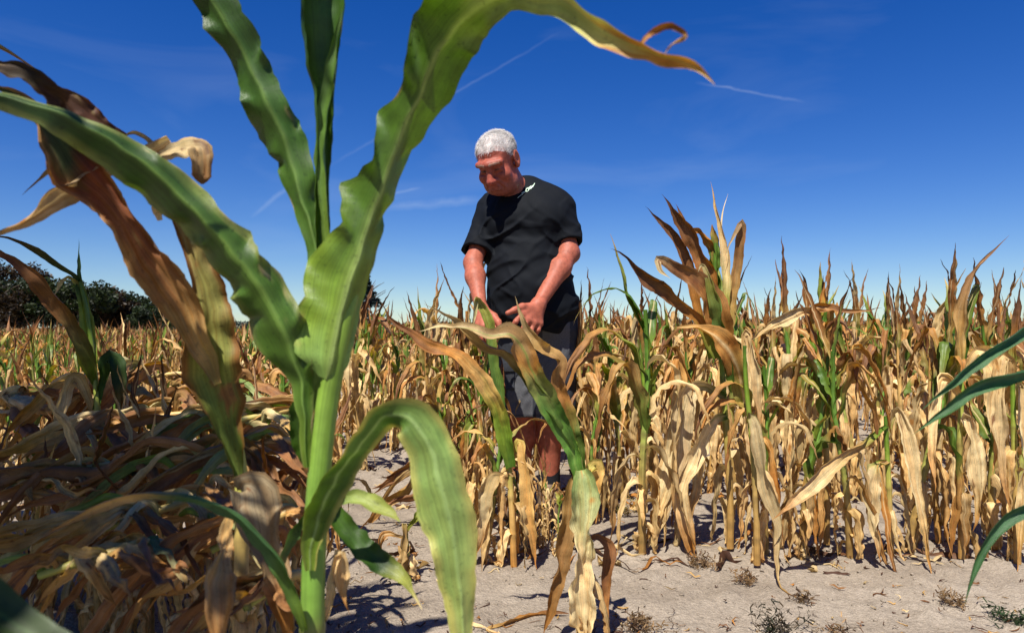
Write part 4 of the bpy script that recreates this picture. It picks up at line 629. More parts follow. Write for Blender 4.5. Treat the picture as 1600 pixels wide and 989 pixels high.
# rows beyond, too many to count: one mass
def mass(name, y0, y1, step, inrow, lod, nvar, seed, nleaf, margin=.84):
    rng = np.random.RandomState(seed); tm = []
    for i in range(nvar):
        pp = plant_parts(500+i+seed, H=rng.uniform(.72, .88), look=('std', 'std', 'dead', 'green')[i % 4], lod=lod, nleaf=nleaf)
        off = 0; Vs, Qs, Us, Cs = [], [], [], []
        for n, d in pp: Vs.append(d[0]); Qs.append(d[1]+off); Us.append(d[2]); Cs.append(d[3]); off += len(d[0])
        tm.append((np.vstack(Vs), np.vstack(Qs), np.vstack(Us), np.vstack(Cs)))
    Vs, Qs, Us, Cs, off = [], [], [], [], 0
    for y in np.arange(y0, y1, step):
        n = int(2*margin*y/inrow); xs_ = np.linspace(-margin*y, margin*y, n)+rng.randn(n)*inrow*.3
        for x in xs_:
            V, Q, U, Cc = tm[rng.randint(nvar)]; a = rng.rand()*6.28; s = rng.uniform(.9, 1.2)*(.84 if x < -.28*y else 1); ca, sa = math.cos(a)*s, math.sin(a)*s
            W_ = np.stack([V[:, 0]*ca-V[:, 1]*sa+x, V[:, 0]*sa+V[:, 1]*ca+y+rng.randn()*.06, V[:, 2]*s], 1)
            Vs.append(W_); Qs.append(Q+off); Us.append(U); Cs.append(Cc*rng.uniform(.8, 1.15)); off += len(V)
    o = link(name, mk(name, np.vstack(Vs), np.vstack(Qs), np.vstack(Us), np.vstack(Cs), LEAF_DRY))
    return tag(o, 'mass of dry maize plants filling the field to the horizon', 'crop', kind='stuff')
mass('maize_crop', 6.2, 15,   .72, .18, 1, 14, 1, 11)
mass('maize_crop', 15, 34, .8, .30, 2, 12, 2, 9)
mass('maize_crop', 34.5, 110, 1.9, .75, 2, 8, 3, 6)
# unseen tall green plants, added outside the frame to shade the corner
def tall_parts(seed, H=1.9):
    rng = np.random.RandomState(seed); top = np.array([rng.randn()*.04, rng.randn()*.04, H]); nodes = np.linspace(.60, .99, 19)
    (X, Q, uv, c), pc = stalk_geo([(0, 0, -.03), top*.4, top*.75, top], .015, .008, [(0, TAN), (.2, YG), (.5, LGREEN), (1, GREEN)], nodes, 8, 44)
    pp = [('stalk', (X, Q, uv, c, STALK))]; a0 = rng.rand()*6.28
    for i, t in enumerate(nodes): pp.append(('leaf', blade(pc[int(t*43)], a0+(i % 2)*np.pi+rng.randn()*.5, 'flop' if t < .93 else 'spike', rng.uniform(.55, .8), rng.uniform(.045, .06), 'green', rng)))
    return pp
TALL = [meshes(tall_parts(900+i)) for i in range(2)]
for i, (x, y, s) in enumerate([(-1.02, .62, 1.15), (-1.2, .82, 1.1), (-1.6, 1.08, 1.1), (-1.9, 1.3, 1.1), (-2.1, 1.55, 1.05), (-2.45, 1.85, 1.1), (-.95, -.12, 1.0), (-.72, -.35, 1.05), (-.62, .08, .72), (-.75, .3, .75), (-1.3, .72, 1.08), (-1.6, 1.02, 1.08), (-2.05, 1.25, 1.1), (-1.35, .4, 1.15), (-1.7, .7, 1.15), (-1.2, .5, 1.15), (-1.5, .15, 1.2), (-1.15, .12, 1.15), (-2.0, .5, 1.2)]):
    plant_at(TALL[i % 2], onground(x, y), i*1.3, s, f'{ORD[i]} added tall leafy maize plant, unseen beside the camera, shading the corner', 'added shade plants, unseen beside the camera')
# ------------------------------------------------------------------ wood, lone conifer, far hedge
FOL = leaf_material('foliage', .25, .5, .3, .3); BARK = plain_material('bark', .9, .1, 12., .35, .6, .02, attr=False, color=(.09, .07, .05))
def crown_mesh(seed, n, r, h, col, size, clumps=22, conifer=False):
    rng = np.random.RandomState(seed)
    if conifer:
        cs = []
        for t in np.linspace(.12, 1, 20):
            for a in range(5):
                az = rng.rand()*6.28; cs += [((1-t)*r*f*math.cos(az), (1-t)*r*f*math.sin(az), t*h-.10*f*(1-t)*h*.4, .16*r*(1.2-f*.5)) for f in (.3, .6, .9, 1.05)]
        cs = np.array(cs)
    else:
        d = nrm(rng.randn(clumps, 3)); rr = rng.rand(clumps)**.4
        cs = np.c_[d*rr[:, None]*np.array([r, r, h*.42])*.8+[0, 0, h*.56], rng.uniform(.2, .42, clumps)*r]
    k = rng.randint(len(cs), size=n); d = nrm(rng.randn(n, 3))*(rng.rand(n, 1)**.35)
    p = cs[k, :3]+d*cs[k, 3:4]*(np.array([1, 1, .35]) if conifer else np.array([1, 1, .8]))
    p[:, 2] = np.maximum(p[:, 2], .05)
    u = nrm(rng.randn(n, 3)); v = nrm(np.cross(u, rng.randn(n, 3))); sz = size*rng.uniform(.6, 1.4, (n, 1))
    X = np.stack([p-u*sz, p-v*sz*.45, p+u*sz, p+v*sz*.45], 1).reshape(-1, 3)
    c = np.array(col)*rng.uniform(.55, 1.35, (n, 1))*(1+.25*np.array([1, .2, -.3])*rng.rand(n, 1)); c = np.repeat(c*(.75+.5*rng.rand(len(cs)))[k][:, None], 4, 0)
    return mk('crown', X, np.arange(4*n).reshape(n, 4), np.tile([[0, 0], [1, 0], [1, 1], [0, 1]], (n, 1)), c, FOL, smooth=False)
def trunk_mesh(seed, h, r):
    rng = np.random.RandomState(seed); Vs, Qs, off = [], [], 0
    br = [([(0, 0, -.2), (0.05*h*rng.randn()*.3, 0, h*.35), (0.05*h*rng.randn(), .03*h*rng.randn(), h*.8)], r, r*.25)]
    for i in range(6):
        z = h*rng.uniform(.25, .6); a = rng.rand()*6.28; l = h*rng.uniform(.2, .36)
        br.append(([(0, 0, z), (l*.5*math.cos(a), l*.5*math.sin(a), z+l*.5), (l*math.cos(a), l*math.sin(a), z+l*.8)], r*.45, r*.1))
    for pts, r0, r1 in br:
        pc = cr(np.array(pts), 8); X, Q, uv, c = tube(pc, np.linspace(r0, r1, 8), (.1, .08, .06), 6); Vs.append(X); Qs.append(Q+off); off += len(X)
    return mk('trunk', np.vstack(Vs), np.vstack(Qs), mat=BARK)
def tree(name, loc, h, r, seed, label, cat, group, col, n=5200, size=.11, conifer=False):
    e = empty(name, loc, label, cat, group); link('crown', crown_mesh(seed, n, r, h, col, size, conifer=conifer), e); link('trunk', trunk_mesh(seed+1, h*(1.15 if conifer else 1), .02*h+.03), e); return e
WG = 'trees of the wood at the field edge'
dg = (.018, .030, .010); rd = (.036, .024, .010); mg = (.025, .040, .012)
for i, (px, py, D, r, col, lb) in enumerate([(-60, 380, 40, 3.0, dg, 'dark leafy tree, tallest of the wood, cut by the frame edge'), (22, 402, 39, 2.3, rd, 'rusty brown tree in the wood behind the drooping brown leaf'),
        (82, 420, 41, 2.0, dg, 'dark rounded tree of the wood behind the bent green top'), (125, 436, 38, 1.8, mg, 'small mid green tree in the wood past the bent green top'), (160, 446, 40, 1.9, rd, 'low reddish tree near the middle of the wood'),
        (198, 458, 42, 1.8, mg, 'low green tree where the wood slopes down'), (236, 470, 40, 1.6, dg, 'small dark tree at the low end of the wood'), (275, 480, 44, 1.6, mg, 'last low shrub of the wood behind the brown leaf'), (55, 430, 36, 1.9, mg, 'green bush in front of the rusty tree of the wood'), (-10, 425, 35, 2.0, rd, 'reddish bush at the front of the wood by the frame edge')]):
    p = P(px, py, D); tree('broadleaf_tree', (p[0], p[1], 0), p[2]*1.10, r, 40+i*3, lb, 'tree', WG, col)
p = P(570, 432, 34); tree('conifer_tree', (p[0], p[1], 0), p[2], 1.7, 90, 'lone dark conifer on the skyline beside the tall green plant', 'tree', None, (.018, .035, .03), 4200, .10, True)
hb = []
rng = np.random.RandomState(5); n = 26000
xh = rng.uniform(-190, 230, n); hh_ = 1.6+1.5*np.abs(fbm(np.stack([xh*.06, xh*0, xh*0], -1), 3))
ph = np.stack([xh, 165+rng.randn(n)*2.5, rng.rand(n)**.8*hh_], 1); u = nrm(rng.randn(n, 3)); v = nrm(np.cross(u, rng.randn(n, 3))); sz = rng.uniform(.2, .5, (n, 1))
X = np.stack([ph-u*sz, ph-v*sz*.6, ph+u*sz, ph+v*sz*.6], 1).reshape(-1, 3)
o = link('far_hedge', mk('far_hedge', X, np.arange(4*n).reshape(n, 4), np.zeros((4*n, 2)), np.repeat(np.array((.03, .05, .035))*rng.uniform(.6, 1.3, (n, 1)), 4, 0), FOL, smooth=False))
tag(o, 'thin dark hedge line along the far horizon', 'hedge', kind='stuff')
# ------------------------------------------------------------------ weeds, litter and clods on the soil
rng = np.random.RandomState(15); Vs, Qs, Cs, Us, off = [], [], [], [], 0
for i in range(3600):                                           # shreds of dead leaf and root
    D = 1.6+rng.rand()**1.4*4.2; x = rng.uniform(-.8, .8)*D
    rowd = min(abs(D-r_) for r_ in rows+[1.85])
    if rng.rand() > .28+.9*math.exp(-(rowd/.16)**2): continue
    big = rng.rand() < .26 and rowd < .22 and D > 2.25
    L = rng.uniform(.012, .055)*(1.5 if rng.rand() < .12 else 1) if not big else rng.uniform(.08, .24); a = rng.rand()*6.28; N = 9 if big else 5; t = np.linspace(-.5, .5, N)
    cx = x+np.cos(a+t*rng.randn()*1.6)*t*L; cy = D+np.sin(a+t*rng.randn()*1.6)*t*L; cz = ground_h(cx, cy)+.003+rng.rand()*(.03 if big else .012)*np.abs(np.sin(t*6+rng.rand()*6))
    X, Q, uv = ribbon(np.stack([cx, cy, cz], 1), np.tile([[-math.sin(a), math.cos(a), rng.randn()*.6]], (N, 1)), rng.uniform(.0008, .0045)*(3.5 if big else 1)*(1-(2*t)**4*.9), rng.uniform(.0008, .004)*(3 if big else 1)*(1-(2*t)**4*.9), 4 if big else 2, rng.uniform(0, 1.5), crumple=.006 if big else 0, seed=i)
    col = np.array([PALE, TAN, ORA, BRN, DBR, DBR][rng.randint(6)])*rng.uniform(.6, 1.1)
    Vs.append(X); Qs.append(Q+off); Us.append(uv); Cs.append(np.tile(col, (len(X), 1))); off += len(X)
o = link('leaf_litter', mk('leaf_litter', np.vstack(Vs), np.vstack(Qs), np.vstack(Us), np.vstack(Cs), LEAF_DRY)); tag(o, 'scattered shreds of dead leaf on the dry soil', 'litter', kind='stuff')
ico = np.array([(0, 0, 1), (.894, 0, .447), (.276, .851, .447), (-.724, .526, .447), (-.724, -.526, .447), (.276, -.851, .447), (.724, .526, -.447), (-.276, .851, -.447), (-.894, 0, -.447), (-.276, -.851, -.447), (.724, -.526, -.447), (0, 0, -1)])
icf = np.array([(0, 1, 2), (0, 2, 3), (0, 3, 4), (0, 4, 5), (0, 5, 1), (1, 6, 2), (2, 7, 3), (3, 8, 4), (4, 9, 5), (5, 10, 1), (6, 7, 2), (7, 8, 3), (8, 9, 4), (9, 10, 5), (10, 6, 1), (6, 11, 7), (7, 11, 8), (8, 11, 9), (9, 11, 10), (10, 11, 6)])
Vs, Fs, off = [], [], 0
for i in range(5200):
    D = 1.6+rng.rand()**1.5*4; x = rng.uniform(-.8, .8)*D; s = .0018+.0075*rng.rand()**5
    V = ico*s*rng.uniform(.6, 1.3, (12, 1))*np.array([1, 1, .7])+[x, D, float(ground_h(x, D))+s*.2]; Vs.append(V); Fs.append(icf+off); off += 12
tag(link('soil_clods', mk('soil_clods', np.vstack(Vs), np.vstack(Fs), mat=SOIL, smooth=False)), 'small clods and pebbles of dry soil', 'clods', kind='stuff')
def weed(px, py, label, seed, n, h, cols, spread=.05, name='weed_tuft'):
    rng = np.random.RandomState(seed); p = gpos(px, py); loc = np.array(onground(p[0], p[1])); e = empty(name, loc, label, 'weed', 'weeds on the bare soil')
    Vs, Qs, Us, Cs, off = [], [], [], [], 0
    for i in range(n):
        a = rng.rand()*6.28; l = h*rng.uniform(.5, 1.3); N = 8; t = np.linspace(0, 1, N); lean = rng.uniform(.2, 1.2); b = rng.randn(2)*spread*.25
        pc = np.stack([b[0]+np.cos(a)*l*lean*t**1.3+.01*np.sin(t*7+i), b[1]+np.sin(a)*l*lean*t**1.3, l*(t-.45*lean*t*t)+.002], 1)
        c = np.array(cols[rng.randint(len(cols))])*rng.uniform(.7, 1.2)
        X, Q, uv, cc = tube(pc, np.linspace(.0011, .0004, N), c, 4); Vs.append(X); Qs.append(Q+off); Us.append(uv); Cs.append(cc); off += len(X)
        for j in range(4):
            q = pc[rng.randint(2, N)]; d = nrm(rng.randn(3))*.016; X, Q, uv = ribbon(np.linspace(q, q+d, 3), np.tile(nrm(rng.randn(1, 3)), (3, 1)), .0018, .0018, 2)
            Vs.append(X); Qs.append(Q+off); Us.append(uv); Cs.append(np.tile(c, (len(X), 1))); off += len(X)
    link('stems', mk('stems', np.vstack(Vs), np.vstack(Qs), np.vstack(Us), np.vstack(Cs), LEAF_DRY), e)
dkw = [(.035, .045, .02), (.06, .05, .03), (.10, .07, .035)]; brw = [(.20, .13, .06), (.11, .065, .035), (.30, .2, .1)]
weed(1215, 985, 'dark wiry weed tuft on the bare soil at the bottom edge', 1, 34, .075, dkw, .09)
weed(1575, 965, 'small dark green weed in the bottom corner', 2, 30, .05, [(.03, .06, .02), (.05, .08, .03)], .09)
weed(1000, 985, 'flat brown dead weed beside the leaning plant', 3, 40, .05, brw, .12)
weed(1490, 938, 'brown dead weed tuft below the broad upright leaf', 4, 26, .055, brw, .06)
weed(1165, 905, 'flattened straw weed before the tallest plant', 5, 26, .035, brw, .08)
weed(1255, 935, 'tiny brown weed at the end of the trailing cream leaf', 6, 16, .04, brw, .05)
weed(975, 800, 'yellowish low weed patch past the man', 7, 40, .06, [(.25, .22, .06), (.2, .13, .05)], .12)
weed(1275, 860, 'dead grass wisp under the tan slanting leaf', 8, 22, .035, brw, .08)
weed(1100, 880, 'brown dead leaf tangle at the foot of the pale hanging leaves', 9, 34, .05, brw, .10)
weed(1305, 985, 'curled brown weed stem at the bottom edge of the soil', 10, 12, .05, brw, .05)
for i, (pts, lb) in enumerate([([(762, 985, 1.9, 3, 3, 60), (790, 975, 1.93, 7, 6, 60), (830, 962, 1.98, 8, 7, 55), (870, 958, 2.0, 5, 5, 50), (895, 960, 2.0, 1, 1, 40)], 'curled brown leaf lying on the soil by the leaning plant'),
                               ([(700, 985, 1.9, 2, 2, 60), (735, 980, 1.91, 6, 6, 60), (770, 990, 1.88, 6, 6, 60), (800, 996, 1.86, 1, 1, 60)], 'fallen straw leaf at the bottom edge beside the folded green blade'),
                               ([(1270, 822, 2.9, 2, 2, 50), (1300, 826, 2.86, 8, 8, 50), (1335, 828, 2.83, 6, 6, 50), (1350, 822, 2.83, 1, 1, 50)], 'tan leaf piece lying behind the slanting leaf')]):
    nme, d = tleaf(pts, orl if i == 0 else tn, LEAF_DRY, M=6, N=36, curl=1.1, ripple=.003, crumple=.003, seed=800+i)
    X = d[0]; c0 = X.mean(0); o = link('fallen_leaf', mk('fallen_leaf', X-c0, d[1], d[2], d[3], d[4])); o.location = c0; tag(o, lb, 'leaf', 'fallen leaves')
# ------------------------------------------------------------------ the man
class Grid:
    def __init__(s, lo, hi, h):
        s.lo = np.array(lo, float); s.h = h; s.n = np.ceil((np.array(hi)-s.lo)/h).astype(int)+1; s.F = np.full(s.n, 1.0, np.float32)
    def block(s, lo, hi):
        a = np.clip(np.floor((np.array(lo)-s.lo)/s.h).astype(int), 0, s.n); b = np.clip(np.ceil((np.array(hi)-s.lo)/s.h).astype(int)+1, 0, s.n)
        sl = tuple(slice(i, j) for i, j in zip(a, b)); g = np.meshgrid(*[s.lo[k]+s.h*np.arange(a[k], b[k]) for k in range(3)], indexing='ij')
        return sl, np.stack(g, -1)
    def add(s, f, lo, hi, k=.02):
        sl, p = s.block(np.array(lo)-k-.01, np.array(hi)+k+.01)
        if p.size: s.F[sl] = smin(s.F[sl], f(p), k)
    def cap(s, a, b, ra, rb, k=.02):
        a, b = np.array(a, float), np.array(b, float); m = max(ra, rb); s.add(lambda p: capsule(p, a, b, ra, rb), np.minimum(a, b)-m, np.maximum(a, b)+m, k)
    def ell(s, c, r, R=None, k=.02):
        c, r = np.array(c, float), np.array(r, float); m = r.max(); s.add(lambda p: ellipsoid(p, c, r, R), c-m, c+m, k)
    def mesh(s):
        F = s.F; ins = F < 0; n = s.n
        cnt = np.zeros(n-1, np.int8)
        for o in np.ndindex(2, 2, 2): cnt += ins[o[0]:n[0]-1+o[0], o[1]:n[1]-1+o[1], o[2]:n[2]-1+o[2]]
        act = np.argwhere((cnt > 0) & (cnt < 8)); vid = np.full(n-1, -1, np.int64); vid[tuple(act.T)] = np.arange(len(act))
        acc = np.zeros((len(act), 3)); num = np.zeros(len(act)); cor = list(np.ndindex(2, 2, 2))
        val = {o: F[act[:, 0]+o[0], act[:, 1]+o[1], act[:, 2]+o[2]] for o in cor}
        for o in cor:
            for ax in range(3):
                if o[ax]: continue
                q = list(o); q[ax] = 1; q = tuple(q); a, b = val[o], val[q]; x = (a < 0) != (b < 0); t = np.where(x, a/np.where(x, a-b, 1), 0)
                pt = np.tile(np.array(o, float), (len(act), 1)); pt[:, ax] = t; acc[x] += pt[x]; num[x] += 1
        V = s.lo+s.h*(act+acc/num[:, None]); Qs = []
        for ax in range(3):
            u, w_ = (ax+1) % 3, (ax+2) % 3; sa = [slice(None)]*3; sb = [slice(None)]*3; sa[ax] = slice(0, n[ax]-1); sb[ax] = slice(1, n[ax])
            e = np.argwhere(ins[tuple(sa)] != ins[tuple(sb)]); e = e[(e[:, u] > 0) & (e[:, w_] > 0) & (e[:, u] < n[u]-1) & (e[:, w_] < n[w_]-1)]
            if not len(e): continue
            flip = ins[tuple(e.T)]; ids = []
            for du, dw in ((-1, -1), (0, -1), (0, 0), (-1, 0)):
                c = e.copy(); c[:, u] += du; c[:, w_] += dw; ids.append(vid[tuple(c.T)])
            q = np.stack(ids, 1); q[~flip] = q[~flip][:, ::-1]; Qs.append(q)
        return V, np.vstack(Qs)
def smin(a, b, k): h = np.maximum(k-np.abs(a-b), 0)/k; return np.minimum(a, b)-h*h*k*.25
def smax(a, b, k): return -smin(-a, -b, k)
def capsule(p, a, b, ra, rb):
    ab = b-a; t = np.clip(((p-a)@ab)/max(ab@ab, 1e-9), 0, 1); return np.linalg.norm(p-(a+t[..., None]*ab), axis=-1)-(ra+(rb-ra)*t)
def ellipsoid(p, c, r, R=None):
    q = p-c
    if R is not None: q = q@R
    k0 = np.linalg.norm(q/r, axis=-1); k1 = np.linalg.norm(q/(r*r), axis=-1); return k0*(k0-1)/np.maximum(k1, 1e-9)
def rot(ax, deg):
    c, s = math.cos(math.radians(deg)), math.sin(math.radians(deg))
    return np.array({'x': [[1, 0, 0], [0, c, -s], [0, s, c]], 'y': [[c, 0, s], [0, 1, 0], [-s, 0, c]], 'z': [[c, -s, 0], [s, c, 0], [0, 0, 1]]}[ax])
DM = 3.05
def B(x, y, z): return np.array([x, DM+y, z], float)
RT = rot('z', -14)
def Tq(x, y, z):                                              # torso coordinates -> world
    q = RT@np.array([x, y, 0.]); return np.array([.055+(1.38-z)*.085+q[0], DM+q[1], z])
# arms (his left one is on the picture's far side)
SHL, ELL_, WRL = Tq(.158, .02, 1.355), P(889, 399, 2.95), P(841, 480, 2.80)
SHR, ELR, WRR = Tq(-.163, .02, 1.35), P(739, 414, 2.97), P(752, 488, 2.82)
def torso(g, inf=0.):
    k = .06
    g.ell(Tq(0, .0, 1.27), np.array((.174, .125, .20))+inf, RT, k); g.ell(Tq(.08, -.05, 1.30), np.array((.10, .085, .09))+inf, RT, k); g.ell(Tq(-.08, -.05, 1.30), np.array((.10, .085, .09))+inf, RT, k)
    g.cap(Tq(-.145, .015, 1.36), Tq(.14, .015, 1.36), .058+inf, .058+inf, k)
    for s in (-1, 1): g.cap(Tq(.03*s, .02, 1.435), Tq(.13*s, .02, 1.375), .050+inf, .048+inf, k)
    g.ell(Tq(0, -.035, 1.03), np.array((.168, .152, .21))+inf, RT, k); g.ell(Tq(0, .005, .88), np.array((.170, .132, .15))+inf, RT, k)
HC, HS = P(777, 254, 2.90), 1.03
HR = rot('z', -23)@rot('x', 39)@rot('y', -4)
def Hd(x, y, z): return HC+HR@(np.array([x, y, z])*HS)
def head_sdf(p):
    q = (p-HC)@HR/HS
    E = lambda c, r: ellipsoid(q, np.array(c), np.array(r)); K = lambda a, b, ra, rb: capsule(q, np.array(a, float), np.array(b, float), ra, rb)
    d = E((0, .018, .034), (.077, .098, .074)); d = smin(d, E((0, -.03, -.04), (.064, .066, .074)), .04)
    d = smin(d, E((0, -.066, -.098), (.038, .028, .020)), .03); d = smin(d, E((0, -.02, -.094), (.054, .055, .035)), .04)
    for s in (-1, 1):
        d = smin(d, E((.046*s, -.03, -.085), (.027, .04, .034)), .03); d = smin(d, E((.043*s, -.07, -.036), (.026, .024, .024)), .025)
        d = smin(d, K((.006*s, -.094, .024), (.05*s, -.078, .024), .0165, .013), .016)
        d = smax(d, -K((.026*s, -.107, .002), (.044*s, -.095, .001), .0165, .013), .012)
        d = smin(d, E((.032*s, -.080, .002), (.0135, .0125, .0125)), .003)
        d = smin(d, K((.02*s, -.0925, .0095), (.046*s, -.084, .0075), .004, .004), .004)
        d = smin(d, K((.02*s, -.0915, -.008), (.044*s, -.083, -.007), .004, .004), .006)
        d = smin(d, E((.013*s, -.106, -.04), (.0105, .012, .009)), .008)
        d = smax(d, -E((.008*s, -.112, -.0505), (.0045, .006, .004)), .004)
        d = smin(d, K((.022*s, -.097, -.045), (.036*s, -.086, -.078), .006, .008), .012)
        ear = E((.081*s, .012, -.008), (.010, .026, .036)); ear = smax(ear, -E((.092*s, .006, -.006), (.010, .014, .022)), .006); ear = smin(ear, E((.080*s, .002, -.038), (.008, .010, .010)), .008)
        d = smin(d, ear, .008)
    d = smin(d, K((0, -.096, .012), (0, -.122, -.036), .0095, .0145), .014); d = smin(d, E((0, -.122, -.038), (.015, .012, .012)), .008)
    d = smin(d, E((0, -.092, -.07), (.034, .018, .022)), .02)
    d = smin(d, K((-.02, -.104, -.066), (.02, -.104, -.066), .0055, .0055), .006); d = smin(d, K((-.018, -.103, -.080), (.018, -.103, -.080), .0065, .0065), .006)
    d = smax(d, -K((-.03, -.105, -.0745), (.03, -.105, -.0745), .0022, .0022), .003); d = smax(d, -K((-.018, -.104, -.092), (.018, -.104, -.092), .004, .004), .008)
    for s in (-1, 1):
        d = smax(d, -K((.019*s, -.109, -.046), (.036*s, -.096, -.076), .0032, .0028), .006); d = smax(d, -K((.03*s, -.103, -.074), (.037*s, -.094, -.088), .0028, .002), .005)
        d = smax(d, -K((.02*s, -.094, -.016), (.046*s, -.083, -.017), .0025, .002), .006)
    for zz in (.047, .058, .069): d = d+.0022*np.exp(-((q[..., 2]-zz-.15*q[..., 0]**2*20)/.0022)**2)*(q[..., 1] < -.03)
    return d*HS
g = Grid((-.30, 2.60, -.005), (.42, 3.36, 1.78), .0045)
torso(g, -.004)
g.add(head_sdf, HC-.17, HC+.17, .02)
g.cap(Tq(-.02, .02, 1.40), Hd(0, .02, -.06), .060, .060, .03); g.cap(Tq(-.015, -.02, 1.40), Hd(0, -.01, -.085), .046, .045, .03)
def arm(S_, E_, W_, t):
    m = E_+(W_-E_)*.3
    g.cap(S_, S_+(E_-S_)*.5, .066*t, .060*t, .03); g.cap(S_+(E_-S_)*.5, E_, .060*t, .050*t, .03); g.cap(E_, m, .050*t, .054*t, .03); g.cap(m, W_, .054*t, .033*t, .03)
arm(SHL, ELL_, WRL, .80); arm(SHR, ELR, WRR, .73)
g.ell(ELL_+np.array([.018, .02, -.005]), (.03, .03, .03), None, .02)
def hand(W_, kn, fingers, thumb):
    for q in kn: g.cap(W_, q, .026, .0145, .014)
    for i in range(len(kn)-1): g.cap(kn[i], kn[i+1], .0145, .0145, .01)
    for f in fingers:
        for i in range(len(f)-1): g.cap(f[i], f[i+1], .0115-.0013*i, .0106-.0013*i, .005)
    for i in range(len(thumb)-1): g.cap(thumb[i], thumb[i+1], (.021, .0145, .012)[i], (.0145, .012, .0098)[i], .008)
hand(WRL, [P(815, 494, 2.74), P(824, 504, 2.745), P(834, 509, 2.76), P(843, 509, 2.78)],
     [[P(815, 494, 2.74), P(806, 506, 2.715), P(800, 514, 2.72), P(797, 520, 2.735)], [P(824, 504, 2.745), P(818, 516, 2.72), P(815, 524, 2.725), P(812, 529, 2.74)], [P(834, 509, 2.76), P(830, 520, 2.74), P(826, 527, 2.75), P(822, 529, 2.765)], [P(843, 509, 2.78), P(841, 519, 2.765), P(837, 525, 2.775), P(834, 527, 2.785)]],
     [P(832, 484, 2.78), P(816, 483, 2.745), P(804, 488, 2.72), P(793, 493, 2.705)])
hand(WRR, [P(748, 512, 2.78), P(756, 514, 2.76), P(764, 512, 2.76), P(769, 508, 2.77)],
     [[P(748, 512, 2.78), P(750, 524, 2.76), P(755, 533, 2.755), P(760, 538, 2.76)], [P(756, 514, 2.76), P(758, 527, 2.74), P(763, 536, 2.735), P(768, 540, 2.745)], [P(764, 512, 2.76), P(767, 525, 2.735), P(771, 533, 2.735), P(775, 537, 2.745)], [P(769, 508, 2.77), P(773, 518, 2.75), P(777, 525, 2.75), P(779, 530, 2.755)]],
     [P(760, 492, 2.80), P(772, 498, 2.77), P(779, 507, 2.745), P(782, 516, 2.735)])
HIP = {1: B(.19, .0, .84), -1: B(.045, .0, .84)}; KNE = {1: B(.168, -.035, .47), -1: B(.045, -.005, .47)}; ANK = {1: B(.168, .03, .085), -1: B(.035, .05, .085)}
for s in (1, -1):
    g.cap(HIP[s], KNE[s], .088, .062, .03); c_ = KNE[s]+(ANK[s]-KNE[s])*.32+np.array([0, .018, 0]); g.cap(KNE[s], c_, .057, .056, .03); g.cap(c_, ANK[s], .056, .038, .03)
    g.ell(KNE[s]+np.array([0, -.03, 0]), (.036, .03, .045), None, .02)
    g.cap(ANK[s]-[0, 0, .02], ANK[s]+np.array([-.01 if s > 0 else -.03, -.14, -.045]), .035, .028, .02)
V, Q = g.mesh()
nn = vnoise(V*40, 3)[:, None]; col = np.array((.36, .104, .060))*(1+.12*nn)
hl = (V-HC)@HR/HS; inh = (np.linalg.norm(hl, axis=1) < .19) & (V[:, 2] > 1.38)
face = sstep(.02, -.04, hl[:, 1])*inh
col = col*(1-.6*face[:, None])+np.array((.30, .065, .042))*(.6*face[:, None])
lip = np.exp(-((hl[:, 2]+.073)/.010)**2-(hl[:, 0]/.024)**4)*(hl[:, 1] < -.085)*inh; col = col*(1-.6*lip[:, None])+np.array((.33, .09, .075))*.6*lip[:, None]
scalp = inh & (hl[:, 2] > np.interp(hl[:, 1], [-.10, -.055, -.03, -.005, .02, .05, .07], [.085, .062, .042, .012, .0, -.03, -.05])) & (np.abs(hl[:, 0]) < .079); col = np.where(scalp[:, None], np.array((.72, .56, .50)), col)
jaw = (sstep(-.05, -.085, hl[:, 2])*(hl[:, 1] < .0)*inh)[:, None]*.5; col = col*(1-jaw)+np.array((.27, .11, .085))*jaw
nb_ = np.exp(-(np.linalg.norm(hl-np.array([0, -.125, -.038]), axis=1)/.022)**2)[:, None]*.5; col = col*(1-nb_)+np.array((.46, .10, .07))*nb_
arms = sstep(1.2, 1.0, V[:, 2])*(V[:, 2] > .75); col = col*(1+.10*arms[:, None])
for s in (-1, 1):
    e = np.linalg.norm(hl-np.array([.032*s, -.0915, .0015]), axis=1); m_ = ((np.abs(hl[:, 2]+.001) < .0028) & (np.abs(hl[:, 0]-.032*s) < .0125) & (hl[:, 1] < -.08))[:, None]
    col = np.where(m_, np.array((.12, .06, .05)), col); ir = ((e < .0062)[:, None]) & m_; col = np.where(ir, np.array((.04, .05, .06)), col)
    bx = np.abs(hl[:, 0]*s-.031); bz = hl[:, 2]-.0285-.09*(hl[:, 0]*s-.02)*(hl[:, 0]*s > .03)*-1; brow = ((bx < .021) & (np.abs(bz) < .0045) & (hl[:, 1] < -.06))[:, None]; col = np.where(brow, np.array((.44, .25, .18)), col)
kn_ = sstep(.06, .0, np.abs(V[:, 2]-.47))[:, None]; col = col*(1-.0*kn_)
SKIN = plain_material('skin', .55, .30, 75., .22, .4, .003, sss=.12)
HAIRM = leaf_material('white_hair', .35, .5, .1, .3, 0., .02); SHIRT = plain_material('black_cotton', .80, .16, 260., .25, .25, .002, attr=False, color=(.0040, .0054, .0080))
SHORTM = plain_material('work_shorts_cloth', .85, .2, 180., .22, .35, .003); SHOE = plain_material('brown_leather', .6, .35, 60., .3, .4, .004, attr=False, color=(.13, .085, .05)); RUB = plain_material('rubber_sole', .8, .3, 60., .2, .3, .003, attr=False, color=(.03, .028, .026))
SOCK = plain_material('dark_sock', .9, .1, 300., .3, .4, .002, attr=False, color=(.02, .02, .024))
mz = float(ground_h(.1, DM)); ML = np.array([.105, DM, mz])
man = empty('person', ML, 'white-haired person in a black t-shirt and grey shorts standing among the maize, head bowed', 'person')
SH = np.array([.105, DM, 0.])
link('body', mk('body', V-SH, Q, col=col, mat=SKIN), man)
